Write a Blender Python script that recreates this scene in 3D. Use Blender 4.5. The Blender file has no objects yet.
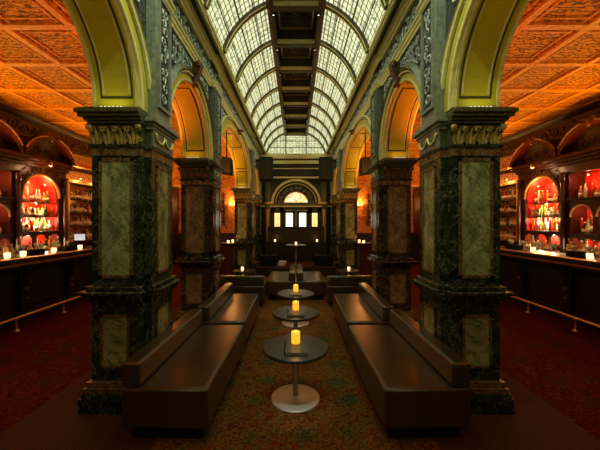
import bpy, bmesh, math, random
from mathutils import Vector, Matrix
random.seed(7)
PI = math.pi
SC = bpy.context.scene
COL = SC.collection
VS = SC.view_settings
SC.display_settings.display_device = 'sRGB'
VS.view_transform = 'Standard'; VS.look = 'None'; VS.gamma = 1.0; VS.exposure = 0.0
VS.use_curve_mapping = False

# ------------------------------------------------------------------ materials
def new_mat(name):
    m = bpy.data.materials.new(name); m.use_nodes = True
    nt = m.node_tree; b = nt.nodes['Principled BSDF']
    return m, nt, b
def nd(nt, t, **kw):
    n = nt.nodes.new(t)
    for k, v in kw.items():
        if k.startswith('i_'): n.inputs[k[2:].replace('_', ' ')].default_value = v
        else: setattr(n, k, v)
    return n
def ramp(nt, fac, stops, mode='LINEAR'):
    r = nt.nodes.new('ShaderNodeValToRGB'); r.color_ramp.interpolation = mode
    e = r.color_ramp.elements
    while len(e) < len(stops): e.new(0.5)
    for el, (p, c) in zip(e, stops):
        el.position = p; el.color = (c[0], c[1], c[2], 1)
    nt.links.new(fac, r.inputs[0]); return r
def coords(nt, scale=(1,1,1), kind='Object'):
    tc = nt.nodes.new('ShaderNodeTexCoord'); mp = nt.nodes.new('ShaderNodeMapping')
    mp.inputs['Scale'].default_value = scale
    nt.links.new(tc.outputs[kind], mp.inputs[0]); return mp.outputs[0]
def bump(nt, b, h, s=0.3, d=0.01):
    n = nt.nodes.new('ShaderNodeBump'); n.inputs['Strength'].default_value = s; n.inputs['Distance'].default_value = d
    nt.links.new(h, n.inputs['Height']); nt.links.new(n.outputs[0], b.inputs['Normal'])
def mixc(nt, f, a, b_, t='MIX'):
    n = nt.nodes.new('ShaderNodeMix'); n.data_type = 'RGBA'; n.blend_type = t
    for i, v in ((0, f), (6, a), (7, b_)):
        if hasattr(v, 'links'): nt.links.new(v, n.inputs[i])
        else: n.inputs[i].default_value = v if i == 0 else (v[0], v[1], v[2], 1)
    return n.outputs[2]
def simple(name, c, rough=0.5, metal=0.0, noise=0.25, nscale=12, bmp=0.1, spec=0.5, coat=0):
    m, nt, b = new_mat(name)
    v = coords(nt)
    n = nd(nt, 'ShaderNodeTexNoise'); n.inputs['Scale'].default_value = nscale; n.inputs['Detail'].default_value = 5
    nt.links.new(v, n.inputs[0])
    lo = tuple(x * (1 - noise) for x in c); hi = tuple(min(1, x * (1 + noise)) for x in c)
    r = ramp(nt, n.outputs[0], [(0.3, lo), (0.7, hi)])
    nt.links.new(r.outputs[0], b.inputs['Base Color'])
    b.inputs['Roughness'].default_value = rough; b.inputs['Metallic'].default_value = metal
    b.inputs['Specular IOR Level'].default_value = spec
    if coat: b.inputs['Coat Weight'].default_value = coat; b.inputs['Coat Roughness'].default_value = 0.1
    if bmp: bump(nt, b, n.outputs[0], bmp, 0.01)
    return m
def marble(name, base, mid, vein, scale=3.0, width=0.035, rough=0.18, vein2=None):
    m, nt, b = new_mat(name); v = coords(nt)
    n1 = nd(nt, 'ShaderNodeTexNoise'); n1.inputs['Scale'].default_value = scale * 1.3; n1.inputs['Detail'].default_value = 6; n1.inputs['Distortion'].default_value = 1.2
    n2 = nd(nt, 'ShaderNodeTexNoise'); n2.inputs['Scale'].default_value = scale; n2.inputs['Detail'].default_value = 8; n2.inputs['Distortion'].default_value = 2.2; n2.inputs['Roughness'].default_value = 0.65
    nt.links.new(v, n1.inputs[0]); nt.links.new(v, n2.inputs[0])
    r1 = ramp(nt, n1.outputs[0], [(0.35, base), (0.65, mid)])
    w = width
    r2 = ramp(nt, n2.outputs[0], [(0.5 - w, (0,0,0)), (0.5, (1,1,1)), (0.5 + w, (0,0,0))])
    c = mixc(nt, r2.outputs[0], r1.outputs[0], vein)
    if vein2:
        n3 = nd(nt, 'ShaderNodeTexVoronoi'); n3.feature = 'DISTANCE_TO_EDGE'; n3.inputs['Scale'].default_value = scale * 2.5
        nn = nd(nt, 'ShaderNodeVectorMath', operation='ADD')
        sc_ = nd(nt, 'ShaderNodeVectorMath', operation='SCALE'); sc_.inputs['Scale'].default_value = 0.25
        nt.links.new(n1.outputs[1], sc_.inputs[0]); nt.links.new(v, nn.inputs[0]); nt.links.new(sc_.outputs[0], nn.inputs[1])
        nt.links.new(nn.outputs[0], n3.inputs[0])
        r3 = ramp(nt, n3.outputs[0], [(0.0, (1,1,1)), (0.05, (0,0,0))])
        c = mixc(nt, r3.outputs[0], c, vein2)
    nt.links.new(c, b.inputs['Base Color']); b.inputs['Roughness'].default_value = rough
    return m
def relief(name, ground, high, scale=9.0, rough=0.45, strength=0.8, lo=0.46, hi=0.56):
    # cast plaster relief: scrolling foliage picked out against a darker ground
    m, nt, b = new_mat(name); v = coords(nt)
    n1 = nd(nt, 'ShaderNodeTexNoise'); n1.inputs['Scale'].default_value = scale; n1.inputs['Detail'].default_value = 2; n1.inputs['Distortion'].default_value = 2.5
    w = nd(nt, 'ShaderNodeTexWave', wave_type='RINGS'); w.inputs['Scale'].default_value = scale * 0.45; w.inputs['Distortion'].default_value = 9; w.inputs['Detail'].default_value = 2; w.inputs['Detail Scale'].default_value = 1.6
    nt.links.new(v, n1.inputs[0]); nt.links.new(v, w.inputs[0])
    mx = nd(nt, 'ShaderNodeMath', operation='MULTIPLY'); nt.links.new(n1.outputs[0], mx.inputs[0]); nt.links.new(w.outputs[1], mx.inputs[1])
    mx2 = nd(nt, 'ShaderNodeMath', operation='MULTIPLY_ADD'); nt.links.new(mx.outputs[0], mx2.inputs[0]); mx2.inputs[1].default_value = 1.0
    h = nd(nt, 'ShaderNodeMath', operation='MULTIPLY'); nt.links.new(n1.outputs[0], h.inputs[0]); h.inputs[1].default_value = 0.5
    nt.links.new(h.outputs[0], mx2.inputs[2])
    r = ramp(nt, mx2.outputs[0], [(lo, ground), (hi, high)])
    nt.links.new(r.outputs[0], b.inputs['Base Color']); b.inputs['Roughness'].default_value = rough
    bump(nt, b, mx2.outputs[0], strength, 0.03)
    return m
def emit(name, c, s):
    m, nt, b = new_mat(name)
    b.inputs['Base Color'].default_value = (c[0]*.5, c[1]*.5, c[2]*.5, 1)
    b.inputs['Emission Color'].default_value = (c[0], c[1], c[2], 1); b.inputs['Emission Strength'].default_value = s
    b.inputs['Roughness'].default_value = 0.4
    n = nd(nt, 'ShaderNodeTexNoise'); n.inputs['Scale'].default_value = 18; nt.links.new(coords(nt), n.inputs[0])
    bump(nt, b, n.outputs[0], 0.05, 0.003)
    return m

M = {}
M['green_marble'] = marble('green_marble', (.005,.008,.006), (.030,.042,.022), (.24,.25,.14), 3.0, .013, .12, (.030,.040,.020))
M['brown_marble'] = marble('brown_marble', (.010,.008,.005), (.060,.032,.014), (.26,.15,.06), 3.0, .014, .14, (.06,.03,.014))
M['tan_marble'] = marble('tan_marble', (.11,.06,.025), (.36,.22,.10), (.05,.025,.012), 2.3, .018, .22)
M['pale_marble'] = marble('pale_marble', (.13,.15,.05), (.44,.46,.21), (.03,.035,.02), 2.3, .018, .22)
M['red_marble'] = marble('red_marble', (.07,.028,.010), (.21,.10,.035), (.34,.22,.10), 9, .04, .22, (.03,.02,.01))
M['capital_gold'] = simple('capital_gold', (.46,.34,.10), .40, .25, .5, 30, .5)
M['brown_capital'] = simple('brown_capital', (.13,.06,.02), .42, .2, .45, 30, .5)
M['bronze'] = simple('bronze', (.085,.095,.045), .35, .3, .4, 25, .3)
M['yellow_paint'] = simple('yellow_paint', (.52,.45,.035), .38, 0, .10, 3, .05)
M['line_paint'] = simple('line_paint', (.035,.035,.012), .5, 0, .2, 10, 0)
M['gold_trim'] = simple('gold_trim', (.78,.70,.28), .36, .10, .12, 22, .1)
M['gilt'] = simple('gilt', (.62,.40,.13), .3, .7, .3, 22, .2)
M['grey_trim'] = simple('grey_trim', (.19,.20,.155), .30, 0, .35, 20, .3)
M['grey_relief'] = relief('grey_relief', (.004,.005,.006), (.09,.11,.10), 22, .45, .9, .40, .52)
M['foliage_grey'] = simple('foliage_grey', (.44,.50,.46), .4, .1, .45, 40, .5)
M['orange_plaster'] = relief('orange_plaster', (.16,.045,.004), (.88,.42,.02), 15, .5, 1.0, .33, .44)
M['orange_rib'] = simple('orange_rib', (.80,.36,.018), .45, 0, .38, 26, .6)
M['orange_wall'] = relief('orange_wall', (.42,.14,.03), (.75,.33,.08), 8, .5, .6, .28, .42)
M['mahogany'] = simple('mahogany', (.050,.009,.005), .28, 0, .5, 14, .15)
M['dark_wood'] = simple('dark_wood', (.022,.013,.008), .32, 0, .5, 14, .15)
M['black_wood'] = simple('black_wood', (.008,.007,.006), .4, 0, .3, 14, .1)
M['brown_carving'] = simple('brown_carving', (.10,.042,.012), .4, .2, .5, 40, .4)
M['red_lining'] = simple('red_lining', (.72,.018,.006), .5, 0, .35, 6, .1)
M['brass'] = simple('brass', (.90,.62,.22), .34, .8, .15, 20, .05)
M['brushed_steel'] = simple('brushed_steel', (.80,.82,.78), .5, .75, .06, 60, .05)
M['steel'] = simple('steel', (.62,.63,.60), .24, 1.0, .08, 50, .04)
M['speaker_black'] = simple('speaker_black', (.004,.004,.0045), .6, 0, .2, 30, .1, .2)
M['rib_gold'] = simple('rib_gold', (.07,.052,.02), .4, .2, .35, 18, .2)
M['coffer_dark'] = relief('coffer_dark', (.010,.009,.007), (.06,.045,.02), 14, .4, .8, .33, .5)
M['candle_wax'] = emit('candle_wax', (1.0, .42, .02), 1.25)
M['votive'] = emit('votive', (1.0, .62, .26), 2.6)
M['flame'] = emit('flame', (1.0, .70, .25), 6)
M['bulb'] = emit('bulb', (1.0, .50, .14), 5)
M['door_light'] = emit('door_light', (1.0, .97, .78), 2.2)
M['side_light'] = emit('side_light', (1.0, .80, .30), 1.2)
M['screen_light'] = emit('screen_light', (.85, .95, 1.0), .55)
M['paper'] = simple('paper', (.7,.7,.64), .7, 0, .1, 10, .05)
M['menu_cover'] = simple('menu_cover', (.05,.05,.046), .28, 0, .2, 30, .05)
M['led'] = emit('led', (1.0, .95, .70), 2.0)
M['mirror'] = simple('mirror', (.35,.26,.17), .12, 1.0, .1, 3, 0)
def leather():
    m, nt, b = new_mat('leather'); v = coords(nt)
    n = nd(nt, 'ShaderNodeTexNoise'); n.inputs['Scale'].default_value = 4; n.inputs['Detail'].default_value = 3; nt.links.new(v, n.inputs[0])
    r = ramp(nt, n.outputs[0], [(.3, (.042,.027,.011)), (.7, (.064,.042,.018))]); nt.links.new(r.outputs[0], b.inputs['Base Color'])
    vo = nd(nt, 'ShaderNodeTexVoronoi'); vo.inputs['Scale'].default_value = 260; nt.links.new(v, vo.inputs[0])
    bump(nt, b, vo.outputs[0], .12, .002)
    b.inputs['Roughness'].default_value = .30; b.inputs['Specular IOR Level'].default_value = .85; b.inputs['Coat Weight'].default_value = .5; b.inputs['Coat Roughness'].default_value = .22; return m
M['leather'] = leather()
def tabletop():
    m, nt, b = new_mat('table_wood'); v = coords(nt, (60, 2.5, 1))
    n = nd(nt, 'ShaderNodeTexNoise'); n.inputs['Scale'].default_value = 2.5; n.inputs['Detail'].default_value = 4; nt.links.new(v, n.inputs[0])
    r = ramp(nt, n.outputs[0], [(.35, (.010,.009,.008)), (.65, (.06,.055,.048))]); nt.links.new(r.outputs[0], b.inputs['Base Color'])
    b.inputs['Roughness'].default_value = .30; bump(nt, b, n.outputs[0], .15, .002); return m
M['table_wood'] = tabletop()
def carpet(name, cols, sc=5.5):
    m, nt, b = new_mat(name); v = coords(nt)
    n = nd(nt, 'ShaderNodeTexNoise'); n.inputs['Scale'].default_value = sc * 2.2; n.inputs['Detail'].default_value = 5; n.inputs['Distortion'].default_value = 1.8
    vo = nd(nt, 'ShaderNodeTexVoronoi'); vo.inputs['Scale'].default_value = sc * .55; vo.inputs['Randomness'].default_value = .25
    n3 = nd(nt, 'ShaderNodeTexNoise'); n3.inputs['Scale'].default_value = 45; n3.inputs['Detail'].default_value = 4; n3.inputs['Distortion'].default_value = 1.0
    for q in (n, vo, n3): nt.links.new(v, q.inputs[0])
    r = ramp(nt, n.outputs[0], [(.34, cols[0]), (.46, cols[1]), (.56, cols[2]), (.68, cols[3])])
    a = nd(nt, 'ShaderNodeMath', operation='MULTIPLY_ADD'); nt.links.new(n.outputs[0], a.inputs[0]); a.inputs[1].default_value = .5; nt.links.new(vo.outputs[0], a.inputs[2])
    rv = ramp(nt, a.outputs[0], [(.42, (1,1,1)), (.58, (0,0,0))])
    c = mixc(nt, rv.outputs[0], r.outputs[0], mixc(nt, n3.outputs[0], cols[4], cols[5]))
    f = ramp(nt, n3.outputs[0], [(.36, (.35,.35,.35)), (.64, (1.4,1.4,1.4))])
    c = mixc(nt, 1.0, c, f.outputs[0], 'MULTIPLY')
    nt.links.new(c, b.inputs['Base Color']); b.inputs['Roughness'].default_value = .95; b.inputs['Specular IOR Level'].default_value = .1
    bump(nt, b, n3.outputs[0], .4, .006); return m
M['carpet_hall'] = carpet('carpet_hall', [(.10,.018,.006), (.22,.075,.015), (.17,.11,.025), (.20,.12,.03)], 4.6) if False else carpet('carpet_hall', [(.13,.022,.008), (.23,.075,.016), (.15,.095,.022), (.20,.12,.03), (.055,.075,.030), (.10,.085,.03)], 4.6)
M['carpet_red'] = carpet('carpet_red', [(.040,.003,.002), (.11,.007,.005), (.065,.006,.004), (.15,.024,.007), (.085,.010,.006), (.030,.018,.008)], 4.0)
M['carpet_border'] = simple('carpet_border', (.075,.032,.012), .95, 0, .35, 60, .3, .1)
def skyglass():
    m, nt, b = new_mat('leaded_glass'); v = coords(nt, (1,1,1), 'UV')
    br = nd(nt, 'ShaderNodeTexBrick'); br.offset = 0; br.squash = 1
    br.inputs['Color1'].default_value = (.97,.95,.68,1); br.inputs['Color2'].default_value = (.66,.70,.42,1); br.inputs['Mortar'].default_value = (.02,.02,.008,1)
    br.inputs['Scale'].default_value = 1; br.inputs['Mortar Size'].default_value = .009; br.inputs['Brick Width'].default_value = .125; br.inputs['Row Height'].default_value = .078; br.inputs['Bias'].default_value = -.2
    nt.links.new(v, br.inputs[0])
    # darker stained motif in the middle of each bay
    n = nd(nt, 'ShaderNodeTexNoise'); n.inputs['Scale'].default_value = 7; n.inputs['Detail'].default_value = 3; n.inputs['Distortion'].default_value = 2; nt.links.new(v, n.inputs[0])
    r = ramp(nt, n.outputs[0], [(.34, (.28,.33,.18)), (.48, (1.0,1.0,.9)), (.7, (1.25,1.25,1.15))])
    c = mixc(nt, 1.0, br.outputs[0], r.outputs[0], 'MULTIPLY')
    nt.links.new(c, b.inputs['Emission Color']); b.inputs['Emission Strength'].default_value = 1.0
    b.inputs['Base Color'].default_value = (.3,.32,.26,1); b.inputs['Roughness'].default_value = .3
    return m
M['leaded_glass'] = skyglass()
def stained():
    m, nt, b = new_mat('stained_glass'); v = coords(nt)
    vo = nd(nt, 'ShaderNodeTexVoronoi'); vo.inputs['Scale'].default_value = 9; nt.links.new(v, vo.inputs[0])
    r = ramp(nt, vo.outputs[1], [(.2, (1,.9,.5)), (.45, (1,.35,.05)), (.6, (.9,.95,.8)), (.8, (1,.6,.1))])
    v2 = nd(nt, 'ShaderNodeTexVoronoi'); v2.feature = 'DISTANCE_TO_EDGE'; v2.inputs['Scale'].default_value = 9; nt.links.new(v, v2.inputs[0])
    e = ramp(nt, v2.outputs[0], [(.02, (.05,.02,.01)), (.06, (1,1,1))])
    c = mixc(nt, 1.0, r.outputs[0], e.outputs[0], 'MULTIPLY')
    nt.links.new(c, b.inputs['Emission Color']); b.inputs['Emission Strength'].default_value = 1.6
    b.inputs['Roughness'].default_value = .3; return m
M['stained_glass'] = stained()
def bottle_mat(name, c, rough=.08, tr=.45):
    m, nt, b = new_mat(name)
    n = nd(nt, 'ShaderNodeTexNoise'); n.inputs['Scale'].default_value = 14; nt.links.new(coords(nt), n.inputs[0])
    r = ramp(nt, n.outputs[0], [(.3, tuple(x*.8 for x in c)), (.7, c)]); nt.links.new(r.outputs[0], b.inputs['Base Color'])
    b.inputs['Roughness'].default_value = rough; b.inputs['Transmission Weight'].default_value = tr; b.inputs['IOR'].default_value = 1.3
    return m
GL = [bottle_mat('clear_glass', (.9,.88,.82)), bottle_mat('amber_glass', (.85,.38,.07)), bottle_mat('green_glass', (.10,.22,.06)), bottle_mat('dark_glass', (.06,.03,.015), .1, .1), bottle_mat('red_liquor_glass', (.7,.06,.02)), bottle_mat('pale_gold_glass', (.95,.72,.3))]
M['label_paper'] = simple('label_paper', (.75,.68,.5), .6, 0, .3, 30, 0)
M['cap_metal'] = simple('cap_metal', (.5,.38,.15), .3, .8, .2, 30, 0)

# ------------------------------------------------------------------ geometry builder
class MB:
    def __init__(self): self.bm = bmesh.new(); self.slots = []; self.cur = 0; self.sm = False
    def mat(self, m):
        if m not in self.slots: self.slots.append(m)
        self.cur = self.slots.index(m); return self
    def face(self, vs):
        try: f = self.bm.faces.new(vs)
        except ValueError: return None
        f.material_index = self.cur; f.smooth = self.sm; return f
    def box(self, x0, x1, y0, y1, z0, z1, bev=0, seg=2):
        if x0 > x1: x0, x1 = x1, x0
        c = [self.bm.verts.new((x, y, z)) for z in (z0, z1) for y in (y0, y1) for x in (x0, x1)]
        fs = [self.face([c[i] for i in q]) for q in ((0,2,3,1),(4,5,7,6),(0,1,5,4),(2,6,7,3),(0,4,6,2),(1,3,7,5))]
        if bev:
            es = set(e for f in fs for e in f.edges)
            r = bmesh.ops.bevel(self.bm, geom=list(es), offset=bev, segments=seg, profile=.5, affect='EDGES')
            for f in r['faces']: f.material_index = self.cur; f.smooth = True
        return self
    def lathe(self, cx, cy, prof, seg=24, cz=0, axis='z', smooth=True):
        rings = []
        for r, h in prof:
            ring = []
            for k in range(seg):
                a = 2*PI*k/seg; p, q = r*math.cos(a), r*math.sin(a)
                co = (cx+p, cy+q, cz+h) if axis == 'z' else ((cx+h, cy+p, cz+q) if axis == 'x' else (cx+p, cy+h, cz+q))
                ring.append(self.bm.verts.new(co))
            rings.append(ring)
        s0 = self.sm; self.sm = smooth
        for a, b in zip(rings, rings[1:]):
            for k in range(seg): self.face([a[k], a[(k+1)%seg], b[(k+1)%seg], b[k]])
        self.sm = s0
        if prof[0][0] > 1e-4: self.face(list(reversed(rings[0])))
        if prof[-1][0] > 1e-4: self.face(rings[-1])
        return self
    def tube(self, pts, r, seg=6, taper=1.0):
        pts = [Vector(p) for p in pts]; rings = []
        n = len(pts)
        for i, p in enumerate(pts):
            d = (pts[min(i+1, n-1)] - pts[max(i-1, 0)]).normalized()
            up = Vector((0,0,1)) if abs(d.z) < .9 else Vector((1,0,0))
            u = d.cross(up).normalized(); v = d.cross(u).normalized()
            rr = r * (1 + (taper-1) * i/(n-1))
            rings.append([self.bm.verts.new(p + (u*math.cos(2*PI*k/seg) + v*math.sin(2*PI*k/seg))*rr) for k in range(seg)])
        s0 = self.sm; self.sm = True
        for a, b in zip(rings, rings[1:]):
            for k in range(seg): self.face([a[k], a[(k+1)%seg], b[(k+1)%seg], b[k]])
        self.sm = s0
        self.face(list(reversed(rings[0]))); self.face(rings[-1]); return self
    def prism(self, pts, off):
        off = Vector(off); a = [self.bm.verts.new(p) for p in pts]; b = [self.bm.verts.new(Vector(p)+off) for p in pts]
        n = len(a); self.face(a); self.face(list(reversed(b)))
        for k in range(n): self.face([a[k], b[k], b[(k+1)%n], a[(k+1)%n]])
        return self
    def run(self, s, prof, y0, y1):       # (a, z) profile swept along the hall
        return self.prism([(s*a, y0, z) for a, z in prof], (0, y1-y0, 0))
    def strip(self, sec, closed=False):   # list of cross-sections (lists of points), bridged, ends capped
        rings = [[self.bm.verts.new(p) for p in c] for c in sec]; n = len(rings[0])
        for a, b in zip(rings, rings[1:]):
            for k in range(n): self.face([a[k], a[(k+1)%n], b[(k+1)%n], b[k]])
        self.face(list(reversed(rings[0]))); self.face(rings[-1]); return self
    def sphere(self, c, r, seg=12, sz=(1,1,1)):
        n = seg//2
        return self._sph(c, r, seg, n, sz)
    def _sph(self, c, r, seg, n, sz):
        rings = []
        for i in range(1, n):
            t = PI*i/n
            rings.append([self.bm.verts.new((c[0]+r*sz[0]*math.sin(t)*math.cos(2*PI*k/seg), c[1]+r*sz[1]*math.sin(t)*math.sin(2*PI*k/seg), c[2]-r*sz[2]*math.cos(t))) for k in range(seg)])
        lo = self.bm.verts.new((c[0], c[1], c[2]-r*sz[2])); hi = self.bm.verts.new((c[0], c[1], c[2]+r*sz[2]))
        s0 = self.sm; self.sm = True
        for k in range(seg): self.face([lo, rings[0][(k+1)%seg], rings[0][k]]); self.face([hi, rings[-1][k], rings[-1][(k+1)%seg]])
        for a, b in zip(rings, rings[1:]):
            for k in range(seg): self.face([a[k], a[(k+1)%seg], b[(k+1)%seg], b[k]])
        self.sm = s0; return self
    def build(self, name, m=None, parent=None, recalc=True):
        if recalc: bmesh.ops.recalc_face_normals(self.bm, faces=self.bm.faces[:])
        me = bpy.data.meshes.new(name)
        o = bpy.data.objects.new(name, me); COL.objects.link(o)
        if parent is not None:
            off = Vector(parent.get('_o', (0,0,0)))
            bmesh.ops.translate(self.bm, verts=self.bm.verts[:], vec=-off)
            o.parent = parent; o['_o'] = tuple(off)
        elif getattr(self, 'origin', None) is not None:
            off = Vector(self.origin)
            bmesh.ops.translate(self.bm, verts=self.bm.verts[:], vec=-off); o.location = off; o['_o'] = tuple(off)
        self.bm.to_mesh(me); self.bm.free()
        for x in (self.slots if self.slots else [m]): me.materials.append(M[x] if isinstance(x, str) else x)
        return o
def thing(name, label, cat, loc=(0,0,0), group=None, rz=0):
    o = bpy.data.objects.new(name, None); COL.objects.link(o); o.empty_display_size = .1
    o.location = loc; o.rotation_euler = (0,0,rz); o['_o'] = tuple(loc); o['label'] = label; o['category'] = cat
    if group: o['group'] = group
    return o
def tag(o, label, cat, group=None, kind=None):
    o['label'] = label; o['category'] = cat
    if group: o['group'] = group
    if kind: o['kind'] = kind
    return o
def struct(o): o['kind'] = 'structure'; return o
def dup(root, loc, label=None, group=None, rz=None):
    def cp(o, par):
        c = o.copy(); COL.objects.link(c)
        if par is not None: c.parent = par
        for ch in [k for k in bpy.data.objects if k.parent == o]: cp(ch, c)
        return c
    r = cp(root, None); r.location = loc
    if rz is not None: r.rotation_euler = (0,0,rz)
    if label: r['label'] = label
    if group: r['group'] = group
    return r
def lamp(kind, name, loc, e, c, size=.05, rot=None, sy=None, spread=None, blend=.5, ang=None):
    l = bpy.data.lights.new(name, kind); l.energy = e; l.color = c
    if kind == 'AREA':
        l.size = size; l.shape = 'RECTANGLE' if sy else 'SQUARE'
        if sy: l.size_y = sy
        if spread: l.spread = spread
    else: l.shadow_soft_size = size
    if kind == 'SPOT': l.spot_size = ang or 1.5; l.spot_blend = blend
    o = bpy.data.objects.new(name, l); COL.objects.link(o); o.location = loc
    if rot: o.rotation_euler = rot
    return o
def scroll(mb, s, a, y, z, size, hand=1, ph=0, r=.01, turns=1.35, n=14):
    pts = []
    for i in range(n):
        t = i/(n-1); ang = ph + hand*t*2*PI*turns; rr = size*(1 - .88*t)
        pts.append((s*(a - .006 - .012*t), y + rr*math.cos(ang), z + rr*math.sin(ang)))
    mb.tube(pts, r, 5, .5)
def scroll_x(mb, x, y, z, size, hand=1, ph=0, r=.01, turns=1.35, n=14):
    mb.tube([(x + size*(1-.88*i/(n-1))*math.cos(ph + hand*i/(n-1)*2*PI*turns), y - .012*i/(n-1), z + size*(1-.88*i/(n-1))*math.sin(ph + hand*i/(n-1)*2*PI*turns)) for i in range(n)], r, 5, .5)

# ------------------------------------------------------------------ key dimensions (metres)
IN, OUT = 1.42, 1.84             # arcade wall faces, distance from the hall axis
SPR = 2.72                       # springing of the arches
PIERS = [(-1.62, -1.0), (2.72, 3.34), (4.83, 5.42), (9.05, 9.65), (11.10, 11.70)]
END = 12.0
BACKY = -1.62
AW = 5.95                        # aisle wall distance
CZ = 4.08                        # aisle ceiling height
def arch_z(y, y0, y1, wide):
    c = (y0+y1)/2; w = (y1-y0)/2; u = min(1, abs(y-c)/w)
    if wide: return SPR + 1.10*(1-u**2.35)**(1/2.35)
    zs = SPR + .06
    return zs + .78*(max(0, 1-u*u))**.5
ARCHES = []
for (a0, a1), (b0, b1) in zip(PIERS, PIERS[1:]):
    ARCHES.append((a1, b0, (b0-a1) > 2.5))

# ------------------------------------------------------------------ floor
f = MB(); f.mat('carpet_hall').box(-1.08, 1.08, BACKY, 12.0, -.05, 0); struct(f.build('floor'))
f = MB(); f.mat('carpet_border')
for s in (-1, 1): f.box(s*1.08, s*2.36, BACKY, 12.0, -.05, 0)
struct(f.build('floor'))
for s in (-1, 1):
    f = MB(); f.mat('carpet_red').box(s*2.36, s*AW, BACKY, 12.0, -.05, 0); struct(f.build('floor'))
t = MB(); t.mat('dark_wood').box(-1.25, 1.25, 9.35, 12.0, 0, .28, .01)
t.mat('carpet_border').box(-1.2, 1.2, 9.42, 11.98, .28, .292)
struct(t.build('floor'))

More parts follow.
